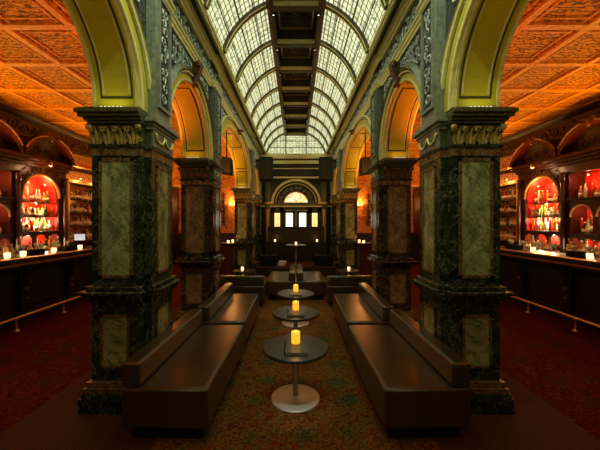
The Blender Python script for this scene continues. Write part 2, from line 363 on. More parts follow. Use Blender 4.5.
# ------------------------------------------------------------------ arcade walls, arches, cornices
def arcade(s, side):
    ys = []
    for (y0, y1, w) in ARCHES:
        n = 36
        for i in range(n+1):
            t = .5 - .5*math.cos(PI*i/n); ys.append((y0 + (y1-y0)*t, (y0, y1, w)))
    TOP = 4.36
    mb = MB()
    # four long ribbons: hall face, soffit, aisle face, top
    V = []
    first = PIERS[0][0]; last = PIERS[-1][1]
    seq = [(first, SPR)] + [(y, arch_z(y, *a) if not (abs(y-a[0]) < 1e-6 or abs(y-a[1]) < 1e-6) else SPR) for y, a in ys] + [(last, SPR), ]
    for y, z in seq:
        V.append([mb.bm.verts.new(p) for p in ((s*IN, y, z), (s*IN, y, TOP), (s*OUT, y, TOP), (s*OUT, y, z))])
    for a, b in zip(V, V[1:]):
        mb.mat('grey_relief'); mb.face([a[0], b[0], b[1], a[1]])
        mb.mat('orange_rib'); mb.face([a[2], b[2], b[3], a[3]]); mb.face([a[1], b[1], b[2], a[2]])
        mb.mat('yellow_paint'); mb.face([a[3], b[3], b[0], a[0]])
    mb.face(V[0]); mb.face(V[-1])
    w = struct(mb.build('wall_' + side))
    # soffit panels, archivolts
    for (y0, y1, wide) in ARCHES:
        # the intrados as a polyline measured by arc length (vertical foot included)
        NP = 400
        pl_ = [(y0, SPR)] + [(y0+(y1-y0)*(.5-.5*math.cos(PI*i/NP)), arch_z(y0+(y1-y0)*(.5-.5*math.cos(PI*i/NP)), y0, y1, wide)) for i in range(NP+1)] + [(y1, SPR)]
        cum = [0]
        for a_, b_ in zip(pl_, pl_[1:]): cum.append(cum[-1] + math.hypot(b_[0]-a_[0], b_[1]-a_[1]))
        def at_len(l):
            l = max(0, min(cum[-1], l)); lo_, hi_ = 0, len(cum)-1
            while hi_-lo_ > 1:
                m_ = (lo_+hi_)//2
                if cum[m_] <= l: lo_ = m_
                else: hi_ = m_
            f_ = (l-cum[lo_])/max(1e-9, cum[hi_]-cum[lo_])
            return pl_[lo_][0]+(pl_[hi_][0]-pl_[lo_][0])*f_, pl_[lo_][1]+(pl_[hi_][1]-pl_[lo_][1])*f_
        def P(t, d=0):            # point on the arch, pushed d out of the soffit towards the opening
            l = t*cum[-1]; y, z = at_len(l); a_, b_ = at_len(l-.02), at_len(l+.02)
            ty, tz = b_[0]-a_[0], b_[1]-a_[1]; L = math.hypot(ty, tz)
            return y + tz/L*d, z - ty/L*d
        def band(mb, a0, a1, t0, t1, d, n=28, lift=0):
            sec = []
            for i in range(n+1):
                t = t0 + (t1-t0)*i/n; y, z = P(t, -.002+lift); y2, z2 = P(t, d+lift)
                sec.append([(s*a0, y, z), (s*a1, y, z), (s*a1, y2, z2), (s*a0, y2, z2)])
            mb.strip(sec)
        # archivolt on the hall face
        av = MB(); av.mat('gold_trim')
        sec = []
        N = 60
        def ring(r0, r1, p0, p1, mat):
            av.mat(mat); sec = []
            for i in range(N+1):
                t = i/N; ya, za = P(t, -r0); yb, zb = P(t, -r1); za = min(za, 3.928); zb = min(zb, 3.932)
                sec.append([(s*(IN-p0), ya, za), (s*(IN+.002), ya, za), (s*(IN+.002), yb, zb), (s*(IN-p1), yb, zb)])
            av.strip(sec)
        fw = .13 if wide else .075
        ring(-.004, .018, .030, .036, 'gold_trim'); ring(.018, fw, .014, .014, 'yellow_paint'); ring(fw, fw+.016, .012, .012, 'line_paint'); ring(fw+.016, fw+.034, .04, .05, 'gold_trim'); ring(fw+.034, fw+.055, .045, .03, 'line_paint'); ring(fw+.055, fw+.075, .055, .04, 'gold_trim')
        if not wide: ring(fw+.075, fw+.115, .075, .03, 'grey_trim')
        struct(av.build('trim_1'))
        sp = MB(); sp.mat('line_paint')
        aa0, aa1 = IN+.055, OUT-.075
        cuts = [(.05, .47), (.53, .95)] if not wide else ([(.018, .30), (.325, .675), (.70, .978)] if y0 < 0 else [(.015, .105), (.125, .29), (.31, .49), (.51, .69), (.71, .875), (.895, .985)])
        for (t0, t1) in cuts:
            for (l, h) in ((aa0, aa0+.012), (aa1-.012, aa1), ): band(sp, l, h, t0, t1, .006)
            for tt in (t0, t1):
                dt = .0022 if wide else .004
                band(sp, aa0, aa1, tt-dt, tt+dt, .006, 3)
        sp.mat('gold_trim')
        for (l, h) in ((IN+.004, IN+.03), (OUT-.03, OUT-.004)): band(sp, l, h, .002, .998, .014)
        for (t0, t1) in cuts:
            for (l, h) in ((aa0+.022, aa0+.034), (aa1-.034, aa1-.022)): band(sp, l, h, t0+.006, t1-.006, .009)
        if wide:
            for tt in ((.3125, .6875) if y0 < 0 else (.115, .30, .50, .70, .885)): band(sp, IN+.03, OUT-.03, tt-.003, tt+.003, .02, 3)
        struct(sp.build('trim_2'))
        # keystone console
        k = MB(); yc = (y0+y1)/2; zc = arch_z(yc, y0, y1, wide)
        k.mat('brown_capital')
        k.prism([(s*(IN-.02), yc-.05, zc-.02), (s*(IN-.13), yc-.05, zc+.20), (s*(IN-.15), yc-.05, zc+.30), (s*IN, yc-.05, zc+.30)], (0, .10, 0))
        k.lathe(s*(IN-.10), yc-.055, [(.001,0),(.045,0),(.045,.11),(.001,.11)], 14, zc+.27, 'y')
        k.lathe(s*(IN-.055), yc-.055, [(.001,0),(.03,0),(.03,.11),(.001,.11)], 14, zc+.02, 'y')
        k.origin = (s*IN, yc, zc)
        if zc+.3 > 3.98:
            bmesh.ops.scale(k.bm, vec=(1,1,.3), verts=k.bm.verts[:], space=Matrix.Translation((0,0,-zc)))
        struct(k.build('trim_3'))
    # pilasters standing over the piers
    for i, (p0, p1) in enumerate(PIERS):
        pl = MB(); c = (p0+p1)/2 - (.02 if i == 1 else 0); h = .165
        pl.mat('grey_trim').box(s*(IN-.09), s*(IN+.01), c-h, c+h, 2.66, 3.93)
        for (q0, q1, r0, r1) in ((c-h+.03, c-h+.06, 2.83, 3.86), (c+h-.06, c+h-.03, 2.83, 3.86), (c-h+.03, c+h-.03, 2.80, 2.83), (c-h+.03, c+h-.03, 3.86, 3.89)):
            pl.box(s*(IN-.115), s*(IN-.09), q0, q1, r0, r1)
        pl.mat('grey_relief').box(s*(IN-.097), s*(IN-.089), c-h+.07, c+h-.07, 2.86, 3.83)
        pl.mat('foliage_grey')
        zz = 2.93; k = 0
        while zz < 3.8:
            scroll(pl, s, IN-.092, c + (.02 if k % 2 else -.02), zz, .06, 1 if k % 2 else -1, k, .013, 1.2, 10); zz += .095; k += 1
        struct(pl.build('trim_4'))
    # spandrel foliage
    fo = MB(); fo.mat('foliage_grey')
    rnd = random.Random(3)
    y = -.9
    def bottom(y):
        for a in ARCHES:
            if a[0] < y < a[1]: return arch_z(y, *a) + .10
        return 9
    while y < 11.0:
        z = 3.0
        while z < 3.9:
            yy = y + rnd.uniform(-.02, .02); sz = .055
            if max(bottom(yy-.06), bottom(yy+.06), bottom(yy)) + sz < z < 3.93 - sz:
                scroll(fo, s, IN, yy, z, sz*1.1, rnd.choice((-1,1)), rnd.uniform(0, 6), .016, 1.3, 11)
            z += .115
        y += .115
    y = -1.3; k = 0
    while y < 11.6:
        scroll(fo, s, IN+.0, y, 4.20, .085, 1 if k % 2 else -1, k*PI, .017, 1.4, 13)
        scroll(fo, s, IN+.0, y+.09, 4.13 if k % 2 else 4.29, .04, -1 if k % 2 else 1, k, .009, 1.1, 9); y += .18; k += 1
    struct(fo.build('trim_5'))
    # cornices with breaks over the pilasters
    co = MB(); co.mat('gold_trim')
    L0, L1 = BACKY, END-.02
    lo = [(IN+.01, 3.915), (IN-.02, 3.915), (IN-.024, 3.94), (IN-.012, 3.95), (IN-.036, 3.965), (IN-.042, 3.985), (IN-.028, 3.992), (IN-.058, 4.008), (IN-.06, 4.03), (IN+.01, 4.04)]
    co.run(s, lo, L0, L1)
    for (p0, p1) in PIERS:
        c = (p0+p1)/2; co.run(s, [(a-.05 if a < IN else a, z) for a, z in lo], c-.24, c+.24)
    up = [(IN+.01, 4.34), (IN-.035, 4.34), (IN-.045, 4.362), (IN-.03, 4.368), (IN-.075, 4.38), (IN-.085, 4.402), (IN-.07, 4.406), (IN-.115, 4.415), (IN-.118, 4.43), (IN+.01, 4.435)]
    co.run(s, up, L0, L1)
    for (p0, p1) in PIERS:
        c = (p0+p1)/2; co.run(s, [(a-.03 if a < IN else a, z) for a, z in up], c-.24, c+.24)
    struct(co.build('trim_6'))
    sill = MB(); sill.mat('line_paint').run(s, [(IN+.02, 4.44), (1.20, 4.44), (1.20, 4.48), (IN+.02, 4.48)], L0, L1)
    sill.mat('gold_trim').run(s, [(1.24, 4.445), (1.235, 4.41), (1.205, 4.385), (1.185, 4.375), (1.18, 4.40), (1.16, 4.405), (1.15, 4.44), (1.17, 4.47), (1.24, 4.48)], L0, L1)
    struct(sill.build('trim_7'))
    # aisle ceiling: panels between a grid of ribs
    ce = MB(); ce.mat('orange_plaster').box(s*OUT, s*AW, BACKY, END, CZ, CZ+.1)
    ce.mat('orange_rib')
    a = OUT
    while a < AW-.1:
        ce.box(s*a, s*(a+.09), BACKY, END, CZ-.04, CZ+.01)
        ce.box(s*(a+.16), s*(a+.18), BACKY, END, CZ-.018, CZ+.01); ce.box(s*(a+.73), s*(a+.75), BACKY, END, CZ-.02, CZ+.01); a += .82
    y = BACKY
    while y < END-.2:
        ce.box(s*OUT, s*AW, y, y+.09, CZ-.038, CZ+.01)
        ce.box(s*OUT, s*AW, y+.16, y+.18, CZ-.016, CZ+.01); ce.box(s*OUT, s*AW, y+.775, y+.795, CZ-.016, CZ+.01); y += .865
    # bosses
    struct(ce.build('ceiling'))
    # outer wall with frieze
    ow = MB(); ow.mat('orange_wall').box(s*AW, s*(AW+.15), BACKY, END+.15, -.05, CZ+.1)
    struct(ow.build('wall_' + side))
    fr = MB(); fr.mat('dark_wood').run(s, [(AW, 3.50), (AW-.10, 3.50), (AW-.12, 3.54), (AW-.08, 3.56), (AW-.08, 3.92), (AW-.14, 3.96), (AW-.18, 4.0), (AW-.18, 4.03), (AW, 4.03)], BACKY, END)
    fr.mat('gilt').run(s, [(AW, 3.44), (AW-.08, 3.44), (AW-.10, 3.47), (AW-.10, 3.50), (AW, 3.50)], BACKY, END)
    fr.run(s, [(AW, 3.16), (AW-.05, 3.16), (AW-.08, 3.20), (AW, 3.20)], BACKY, END)
    fr.mat('dark_wood').run(s, [(AW, 3.06), (AW-.07, 3.06), (AW-.07, 3.13), (AW, 3.13)], BACKY, END)
    fr.mat('brown_carving')
    y = 2.0; k = 0
    while y < 11.8:
        scroll(fr, s, AW-.085, y, 3.74, .12, 1 if k % 2 else -1, k*PI, .020, 1.4, 14)
        scroll(fr, s, AW-.085, y+.15, 3.66 if k % 2 else 3.82, .05, -1 if k % 2 else 1, k, .014, 1.1, 9); y += .30; k += 1
    struct(fr.build('trim_8'))
    sk = MB(); sk.mat('mahogany').box(s*(AW-.04), s*AW, BACKY, END, 0, .30); sk.box(s*(AW-.03), s*AW, BACKY, END, .3, 1.15); sk.box(s*(AW-.06), s*AW, BACKY, END, 1.15, 1.2)
    struct(sk.build('baseboard_' + side))
arcade(-1, 'left'); arcade(1, 'right')

# ------------------------------------------------------------------ skylight vault
ZC, R0 = 4.06, 1.21
A0, A1 = math.atan2(.36, 1.155), math.atan2(1.12, .46)
RY = [4.8 + k for k in range(-6, 8)]
def arc(s, t, r=R0, y=0): 
    a = A0 + (A1-A0)*t; return (s*r*math.cos(a), y, ZC + r*math.sin(a))
LEN = R0*(A1-A0)
for s in (-1, 1):
    for y0 in RY[:-1]:
        mb = MB(); uv = mb.bm.loops.layers.uv.new('UVMap'); n = 14
        y1 = y0 + 1.0
        g = [[(mb.bm.verts.new(arc(s, i/n, R0+.03, y)), (y-y0, LEN*i/n)) for y in (y0, y1)] for i in range(n+1)]
        for a, b in zip(g, g[1:]):
            q = [a[0], a[1], b[1], b[0]]; f = mb.face([v for v, _ in q]); f.smooth = True
            for lp, (_, c) in zip(f.loops, q): lp[uv].uv = c
        w = struct(mb.build('window_%d' % (1 if s < 0 else 2), 'leaded_glass'))
        gb = MB(); gb.mat('rib_gold')
        for tt in (.26, .52, .78):
            p = arc(s, tt, R0+.022); gb.tube([(p[0], y0+.02, p[2]), (p[0], y1-.02, p[2])], .010, 5)
        gb.build('glazing_bar', None, w)
ri = MB()
for y in RY:
    for s in (-1, 1):
        ri.mat('rib_gold'); w = .045
        ri.strip([[arc(s, i/20, R0-.03, y-w), arc(s, i/20, R0-.03, y+w), arc(s, i/20, R0+.05, y+w), arc(s, i/20, R0+.05, y-w)] for i in range(21)])
        ri.mat('gold_trim'); w = .016
        w = .009
        for yq in (y-.037, y+.037): ri.strip([[arc(s, i/20, R0-.038, yq-w), arc(s, i/20, R0-.038, yq+w), arc(s, i/20, R0-.028, yq+w), arc(s, i/20, R0-.028, yq-w)] for i in range(21)])
struct(ri.build('trim_9'))
ct = MB()
Y0, Y1 = RY[0]-.05, END
for s in (-1, 1):
    ct.mat('red_marble').box(s*.40, s*.47, Y0, Y1, 5.13, 5.22)
    ct.mat('rib_gold').box(s*.36, s*.40, Y0, Y1, 5.11, 5.24)
ct.mat('coffer_dark').box(-.47, .47, Y0, Y1, 5.36, 5.42)
ct.mat('line_paint').box(-.47, -.40, Y0, Y1, 5.20, 5.40).box(.40, .47, Y0, Y1, 5.20, 5.40)
for y in RY:
    ct.mat('gold_trim').box(-.40, .40, y-.07, y-.045, 5.12, 5.19).box(-.40, .40, y+.045, y+.07, 5.12, 5.19)
    ct.mat('rib_gold').box(-.40, .40, y-.05, y+.05, 5.10, 5.37)
    ct.mat('gilt')
    if y < END-.6:
        for yy in (y+.15, y+.85): ct.box(-.30, .30, yy-.012, yy+.012, 5.335, 5.365)
        for xx in (-.30, .30): ct.box(xx-.012, xx+.012, y+.15, y+.85, 5.335, 5.365)
        ct.mat('bronze')
        for q in range(8):
            ct.tube([(.20*math.cos(q*PI/4)*k/5, y+.5+.24*math.sin(q*PI/4)*k/5, 5.352-.012*math.sin(PI*k/5)) for k in range(1, 6)], .022, 5, .3)
struct(ct.build('ceiling'))

# ------------------------------------------------------------------ end wall
ew = MB(); ew.mat('dark_wood').box(-AW-.15, AW+.15, END+.12, END+.27, -.05, 4.42)
struct(ew.build('wall_back'))
for s in (-1, 1):
    q = MB(); q.mat('orange_wall').box(s*OUT, s*AW, END, END+.12, 0, CZ+.1)
    q.mat('dark_wood').box(s*OUT, s*AW, END-.02, END, 0, 1.2).box(s*OUT, s*AW, END-.05, END, 1.2, 1.26)
    q.mat('gilt').box(s*OUT, s*AW, END-.06, END, 3.1, 3.18)
    for a in (1.95, 3.6, 4.7): q.mat('mahogany').box(s*a, s*(a+.22), END-.07, END, 1.2, 3.1)
    struct(q.build('wall_back'))
cw = MB(); cw.mat('dark_wood')
# wall plate with a semicircular opening (radius .98 about z 2.42) and door opening below
def lunette_plate(mb, hw, zt, r, zc, y0, y1, n=32):
    V = []
    xs = [-hw] + [-r*math.cos(PI*i/n) for i in range(n+1)] + [hw]
    for x in xs:
        z = zc + (math.sqrt(max(0, r*r-x*x)) if abs(x) < r else 0)
        V.append([mb.bm.verts.new(p) for p in ((x, y0, z), (x, y0, zt), (x, y1, zt), (x, y1, z))])
    for a, b in zip(V, V[1:]):
        for k in range(4): mb.face([a[k], b[k], b[(k+1)%4], a[(k+1)%4]])
    mb.face(V[0]); mb.face(V[-1])
lunette_plate(cw, OUT, 4.40, .98, 2.42, END-.05, END+.12)
cw.box(-OUT, -1.0, END-.05, END+.12, 0, 2.42).box(1.0, OUT, END-.05, END+.12, 0, 2.42)
struct(cw.build('wall_back'))
et = MB(); et.mat('gold_trim')
for z0, z1, d in ((4.20, 4.38, .16), (4.0, 4.14, .10), (3.80, 3.84, .06), (3.43, 3.50, .08)):
    et.box(-OUT+.4, OUT-.4, END-.05-d, END-.05, z0, z1, .008)
et.mat('bronze').box(-1.45, 1.45, END-.08, END-.05, 2.36, 2.48)
et.mat('gold_trim').box(-1.45, 1.45, END-.11, END-.05, 2.30, 2.35)
def halfring(mb, r0, r1, zc, y0, y1, n=36):
    mb.strip([[(-r0*math.cos(PI*i/n), y0, zc+r0*math.sin(PI*i/n)), (-r1*math.cos(PI*i/n), y0, zc+r1*math.sin(PI*i/n)), (-r1*math.cos(PI*i/n), y1, zc+r1*math.sin(PI*i/n)), (-r0*math.cos(PI*i/n), y1, zc+r0*math.sin(PI*i/n))] for i in range(n+1)])
et.mat('gold_trim'); halfring(et, .90, .99, 2.42, END-.10, END-.03); halfring(et, .80, .83, 2.42, END-.03, END+.01)
et.mat('gilt'); halfring(et, .46, .50, 2.42, END-.02, END+.02)
for s in (-1, 1):
    et.mat('bronze').box(s*1.02, s*1.22, END-.13, END-.05, 0, 3.42)
    et.mat('gilt').box(s*1.06, s*1.18, END-.14, END-.12, .4, 2.2).box(s*1.0, s*1.24, END-.15, END-.05, 2.42, 2.5)
struct(et.build('trim_10'))
lu = MB(); lu.mat('black_wood'); halfring(lu, .48, .96, 2.42, END+.0, END+.05)
lu.mat('foliage_grey')
for i in range(11):
    a = PI*(i+.5)/11; scroll_x(lu, .64*math.cos(a), END-.005, 2.42+.64*math.sin(a), .075, 1 if i % 2 else -1, i, .012, 1.3, 11)
struct(lu.build('window_3'))
sg = MB(); sg.mat('stained_glass')
sg.prism([(-.47*math.cos(PI*i/24), END+.03, 2.42+.47*math.sin(PI*i/24)) for i in range(25)], (0, .02, 0)); struct(sg.build('window_4'))
# skylight end lunette
sl = MB(); uvl = sl.bm.loops.layers.uv.new('UVMap')
pts = [arc(-1, i/12) for i in range(13)] + [arc(1, 1-i/12) for i in range(13)]
pts = [(p[0], END-.06, p[2]) for p in pts]; vs = [sl.bm.verts.new(p) for p in pts]; ff = sl.face(vs)
for lp, p in zip(ff.loops, pts): lp[uvl].uv = (p[0]+5, p[2])
w = struct(sl.build('window_5', 'leaded_glass'))
gb = MB(); gb.mat('rib_gold')
for x in (-.42, .42): gb.box(x-.018, x+.018, END-.10, END-.065, 4.40, 5.16)
for z in (4.66, 4.92): gb.box(-1.05 if z < 4.8 else -.8, 1.05 if z < 4.8 else .8, END-.09, END-.065, z-.012, z+.012)
gb.build('glazing_bar', None, w)
gg = MB(); gg.mat('line_paint').box(-AW, AW, END-.04, END+.12, 4.40, 4.46); struct(gg.build('trim_11'))
up_ = MB(); up_.mat('black_wood')
up_.strip([[arc(1, i/12, R0, END-.05), arc(1, i/12, R0+.7, END-.05), arc(1, i/12, R0+.7, END+.1), arc(1, i/12, R0, END+.1)] for i in range(13)])
up_.strip([[arc(-1, i/12, R0, END-.05), arc(-1, i/12, R0+.7, END-.05), arc(-1, i/12, R0+.7, END+.1), arc(-1, i/12, R0, END+.1)] for i in range(13)])
up_.box(-.5, .5, END-.05, END+.1, 5.14, 5.5); struct(up_.build('wall_back'))
# entrance doors and side lights
for i, s in enumerate((-1, 1)):
    d = MB(); d.mat('dark_wood'); x0, x1 = .02, .48; yy = END+.0
    for (a, b, z0, z1) in ((x0, x0+.11, .29, 2.14), (x1-.08, x1, .29, 2.14), (x0, x1, 2.06, 2.14), (x0, x1, .29, 1.25)): d.box(s*a, s*b, yy, yy+.05, z0, z1)
    do = struct(d.build('door_%d' % (i+1)))
    g = MB(); g.mat('door_light').box(s*(x0+.11), s*(x1-.08), yy+.02, yy+.03, 1.25, 2.06); g.build('door_glass', None, do)
    hnd = MB(); hnd.mat('brass').tube([(s*.07, yy-.04, 1.1), (s*.07, yy-.04, 1.5)], .014, 8); hnd.tube([(s*.07, yy-.04, 1.15), (s*.07, yy+.01, 1.15)], .009, 6).tube([(s*.07, yy-.04, 1.45), (s*.07, yy+.01, 1.45)], .009, 6)
    hnd.build('door_handle', None, do)
    d = MB(); d.mat('dark_wood')
    for (a, b, z0, z1) in ((.50, .64, .29, 2.34), (.86, 1.0, .29, 2.34), (.5, 1.0, 2.06, 2.34), (.5, 1.0, .29, 1.25)): d.box(s*a, s*b, yy, yy+.05, z0, z1)
    do = struct(d.build('window_%d' % (6+i)))
    g = MB(); g.mat('side_light').box(s*.64, s*.86, yy+.02, yy+.03, 1.25, 2.06); g.build('pane', None, do)
    g = MB(); g.mat('gilt').box(s*.60, s*.86, yy+.0, yy+.02, 1.6, 1.615).box(s*.725, s*.735, yy, yy+.02, 1.25, 2.06).box(s*.60, s*.86, yy, yy+.02, 1.83, 1.84); g.build('glazing_bar', None, do)
tr = MB(); tr.mat('dark_wood').box(-.5, .5, END, END+.05, 2.18, 2.40).box(-1.0, 1.0, END, END+.06, 2.34, 2.42)
tr.mat('foliage_grey').box(-.46, -.03, END-.03, END, 2.145, 2.175).box(.03, .46, END-.03, END, 2.145, 2.175)
tr.box(-.02, .02, END-.02, END+.05, .29, 2.14)
struct(tr.build('trim_12'))

# ------------------------------------------------------------------ marble piers
def leaf(mb, p, up, out, side, h, w, curl):
    # acanthus leaf: tongue that rises and curls outward
    p, up, out, side = map(Vector, (p, up, out, side)); n = 7; L = []
    for i in range(n):
        t = i/(n-1); ww = w*(.55 + .75*math.sin(PI*min(1, t*1.15)))*(1-.35*t)
        c = p + up*(h*(t - .18*max(0, t-.6)*2.5)) + out*(curl*(t**2.2) + .008)
        L.append([c - side*ww/2 + out*.0, c + out*.014, c + side*ww/2])
    rows = [[mb.bm.verts.new(v) for v in r] for r in L]
    s0 = mb.sm; mb.sm = True
    for a, b in zip(rows, rows[1:]):
        for k in range(2): mb.face([a[k], a[k+1], b[k+1], b[k]])
    mb.sm = s0
def panel(name, mb_mat, frame_mat, face, s, c0, c1, z0, z1, pos, parent, w=.022, dep=.012):
    """face 'y': panel lies in plane y=pos facing -y or +y (sign in s2); face 'x': plane |x|=pos"""
    ax, sg_ = face
    def bx(mb, u0, u1, q0, q1, d0, d1):
        if ax == 'y': mb.box(s*u0, s*u1, min(pos+sg_*d0, pos+sg_*d1), max(pos+sg_*d0, pos+sg_*d1), q0, q1)
        else: mb.box(s*(pos+sg_*d0), s*(pos+sg_*d1), u0, u1, q0, q1)
    m1 = MB(); m1.mat(mb_mat); bx(m1, c0, c1, z0, z1, -.004, .004); m1.build(name, None, parent)
    m2 = MB(); m2.mat(frame_mat)
    bx(m2, c0-w, c0, z0-w, z1+w, -.003, dep); bx(m2, c1, c1+w, z0-w, z1+w, -.003, dep); bx(m2, c0-w, c1+w, z0-w, z0, -.003, dep); bx(m2, c0-w, c1+w, z1, z1+w, -.003, dep)
    m2.build('panel_frame', None, parent)
def pier(s, y0, y1, label, warm):
    c = (y0+y1)/2
    t = thing('marble_pier', label, 'pillar', (s*1.62, c, 0), 'marble piers of the arcade')
    I, O = 1.40, 1.85; h = .235; gm = 'brown_marble' if warm else 'green_marble'; pm = 'tan_marble' if warm else 'pale_marble'
    def both(mb, e, z0, z1, ei=None, bev=0):
        mb.box(s*(I-e*.3), s*(O+e), y0-e, y1+e, z0, z1, bev)
        mb.box(s*(1.345-(e if ei is None else ei)), s*(I+.02), c-h-min(e,.03), c+h+min(e,.03), z0, z1, bev)
    mb = MB(); mb.mat(gm); both(mb, .075, 0, .13, .005); both(mb, .06, .13, .17, .005); mb.mat('red_marble'); both(mb, .05, .17, .21, .003); both(mb, .03, .21, .26, .0); mb.build('plinth', None, t)
    mb = MB(); mb.mat(gm); both(mb, 0, .26, .98); mb.build('dado', None, t)
    for (fy, sg_) in ((y0, -1), (y1, 1)): panel('dado_panel', pm, 'red_marble', ('y', sg_), s, 1.53, 1.745, .40, .84, fy, t)
    panel('dado_panel', pm, 'red_marble', ('x', 1), s, c-.15, c+.15, .40, .84, O, t)
    panel('dado_panel', pm, 'red_marble', ('x', -1), s, c-.12, c+.12, .40, .84, 1.345, t)
    mb = MB(); mb.mat(gm); both(mb, .02, .98, 1.01); both(mb, .055, 1.01, 1.045, .05, .008); both(mb, .085, 1.045, 1.08, .075, .012); both(mb, .04, 1.08, 1.12, .035, .01); mb.build('waist_moulding', None, t)
    mb = MB(); mb.mat(gm); both(mb, 0, 1.12, 2.38)
    mb.mat('red_marble'); both(mb, .006, 2.3, 2.375); mb.build('shaft', None, t)
    for (fy, sg_) in ((y0, -1), (y1, 1)):
        panel('marble_panel', pm, 'red_marble', ('y', sg_), s, 1.50, 1.755, 1.22, 2.25, fy, t, .028)
    panel('marble_panel', pm, 'red_marble', ('x', 1), s, c-.17, c+.17, 1.22, 2.25, O, t, .028)
    panel('marble_panel', pm, 'red_marble', ('x', -1), s, c-.12, c+.12, 1.22, 2.22, 1.345, t)
    # capital
    cap = MB(); g = 'capital_gold' if not warm else 'brown_capital'
    cap.mat(gm); both(cap, .02, 2.375, 2.395)
    cap.mat('bronze'); both(cap, -.005, 2.395, 2.6); 
    cap.mat(g)
    n = 4
    for k in range(n):
        a = 1.41 + .44*(k+.5)/n
        for (fy, o) in ((y0, -1), (y1, 1)):
            for dx, hh in ((0, .175), (-.028, .13), (.028, .13)):
                leaf(cap, (s*a+dx, fy+o*.006, 2.4), (dx*5, 0, 1), (0,o,0), (1,0,0), hh, .034, .045)
            if o < 0:
                for q in (-1, 1): scroll_x(cap, s*a+q*.045, fy-.014, 2.535, .030, -q, PI/2+q*PI/2, .0095, 1.4, 12)
                scroll_x(cap, s*a+.055, fy-.012, 2.45, .026, 1 if k % 2 else -1, k, .008, 1.3, 10)
    for k in range(6):
        y = y0 + (y1-y0)*(k+.5)/6
        leaf(cap, (s*O, y, 2.4), (0,0,1), (s,0,0), (0,1,0), .19, .11, .05)
    cap.lathe(s*(O+.015), y0-.035, [(.001,0),(.026,0),(.030,.015),(.026,.03),(.001,.03)], 14, 2.555, 'y')
    cap.lathe(s*(I+.02), y0-.035, [(.001,0),(.024,0),(.027,.015),(.024,.03),(.001,.03)], 14, 2.555, 'y')
    cap.build('capital', None, t)
    sw = MB(); sw.mat('grey_trim').box(s*1.335, s*1.36, c-h+.01, c+h-.01, 2.41, 2.56)
    sw.mat('gold_trim')
    for q in (-1, 1):
        sw.tube([(s*(1.335-.012), c+q*.10+.085*math.cos(PI*i/10), 2.53-.07*math.sin(PI*i/10)) for i in range(11)], .012, 6)
    for y in (c-.19, c, c+.19): sw.sphere((s*1.328, y, 2.53), .02, 8)
    sw.build('swag_frieze', None, t)
    mb = MB(); mb.mat('bronze')
    for e, z0, z1 in ((.03, 2.585, 2.61), (.05, 2.61, 2.635), (.08, 2.635, 2.665), (.10, 2.665, 2.70), (.08, 2.70, 2.717)):
        mb.box(s*(I-.02), s*(O+e), y0-e, y1+e, z0, z1, .006)
    mb.mat('grey_trim' if not warm else 'bronze')
    for e, z0, z1 in ((.02, 2.56, 2.59), (.035, 2.59, 2.62), (.06, 2.62, 2.655), (.045, 2.655, 2.69)):
        mb.box(s*(1.345-e), s*(I+.03), c-h-e, c+h+e, z0, z1, .006)
    mb.build('cornice', None, t)
    return t
order = ['behind', 'nearest', 'second', 'third', 'farthest']
for s, side in ((-1, 'left'), (1, 'right')):
    for i, (y0, y1) in enumerate(PIERS):
        if i == 0: lab = 'dark green marble pier level with the viewer on the %s of the hall' % side
        elif i == 1: lab = 'large dark green marble pier beside the nearest leather bench on the %s, gilded capital' % side
        elif i == 2: lab = 'brownish veined marble pier with red brown capital, second along the %s side' % side
        elif i == 3: lab = 'slim looking green marble pier past the wide arch, third along the %s side' % side
        else: lab = 'last marble pier beside the entrance wall on the %s side' % side
        pier(s, y0, y1, lab, i == 2)

# ------------------------------------------------------------------ LED strips on the capitals
def led(s, y0, where, col, e, up=True):
    o = MB(); o.mat('speaker_black').box(s*1.53, s*1.77, y0-.055, y0-.025, 2.715, 2.725)
    o.mat('led')
    for k in range(6): o.box(s*(1.55+.036*k), s*(1.565+.036*k), y0-.048, y0-.032, 2.725, 2.731)
    o.origin = (s*1.65, y0-.04, 2.715)
    tag(o.build('light_strip'), 'small row of lights on top of the %s pier capital' % where, 'light')
    lamp('AREA', 'strip_glow', (s*1.65, y0-.065, 2.750), e, col, .24, (math.radians(180-12), 0, 0), .03)
led(-1, 2.72, 'nearest left', (.95, 1, .28), .10); led(1, 2.72, 'nearest right', (.95, 1, .28), .10)
led(-1, 4.83, 'second left', (1, .36, .05), .15); led(1, 4.83, 'second right', (1, .36, .05), .15)
led(-1, 9.05, 'third left', (1, .6, .2), .2); led(1, 9.05, 'third right', (1, .6, .2), .2)

# ------------------------------------------------------------------ benches
def bench(name, label, loc, w, l, rz=0, back=1, group='leather benches along the runner', bt=.15, bh=.20):
    """back: +1 backrest at local +x side, -1 at -x, 'y' at near side"""
    t = thing('leather_bench', label, 'bench', loc, group, rz); t['_o'] = (0,0,0)
    m = MB(); m.mat('black_wood').box(-w/2+.06, w/2-.06, -l/2+.06, l/2-.06, 0, .11); m.build('plinth', None, t)
    m = MB(); m.mat('leather').box(-w/2, w/2, -l/2, l/2, .105, .42, .03, 4); m.build('seat', None, t)
    m = MB(); m.mat('leather')
    if back == 'y': m.box(-w/2, w/2, -l/2, -l/2+bt, .415, .415+bh, .028, 4)
    else:
        x = (w/2-bt, w/2) if back > 0 else (-w/2, -w/2+bt)
        m.box(x[0], x[1], -l/2+.0, l/2-.0, .415, .415+bh, .028, 4)
    m.build('backrest', None, t)
    m = MB(); m.mat('black_wood')
    z = .424
    if back == 'y': m.tube([(-w/2+.02, -l/2+bt+.006, z), (w/2-.02, -l/2+bt+.006, z)], .005, 6)
    else:
        xx = (w/2-bt-.006) if back > 0 else (-w/2+bt+.006)
        m.tube([(xx, -l/2+.02, z), (xx, l/2-.02, z)], .005, 6)
    m.build('piping', None, t)
    return t
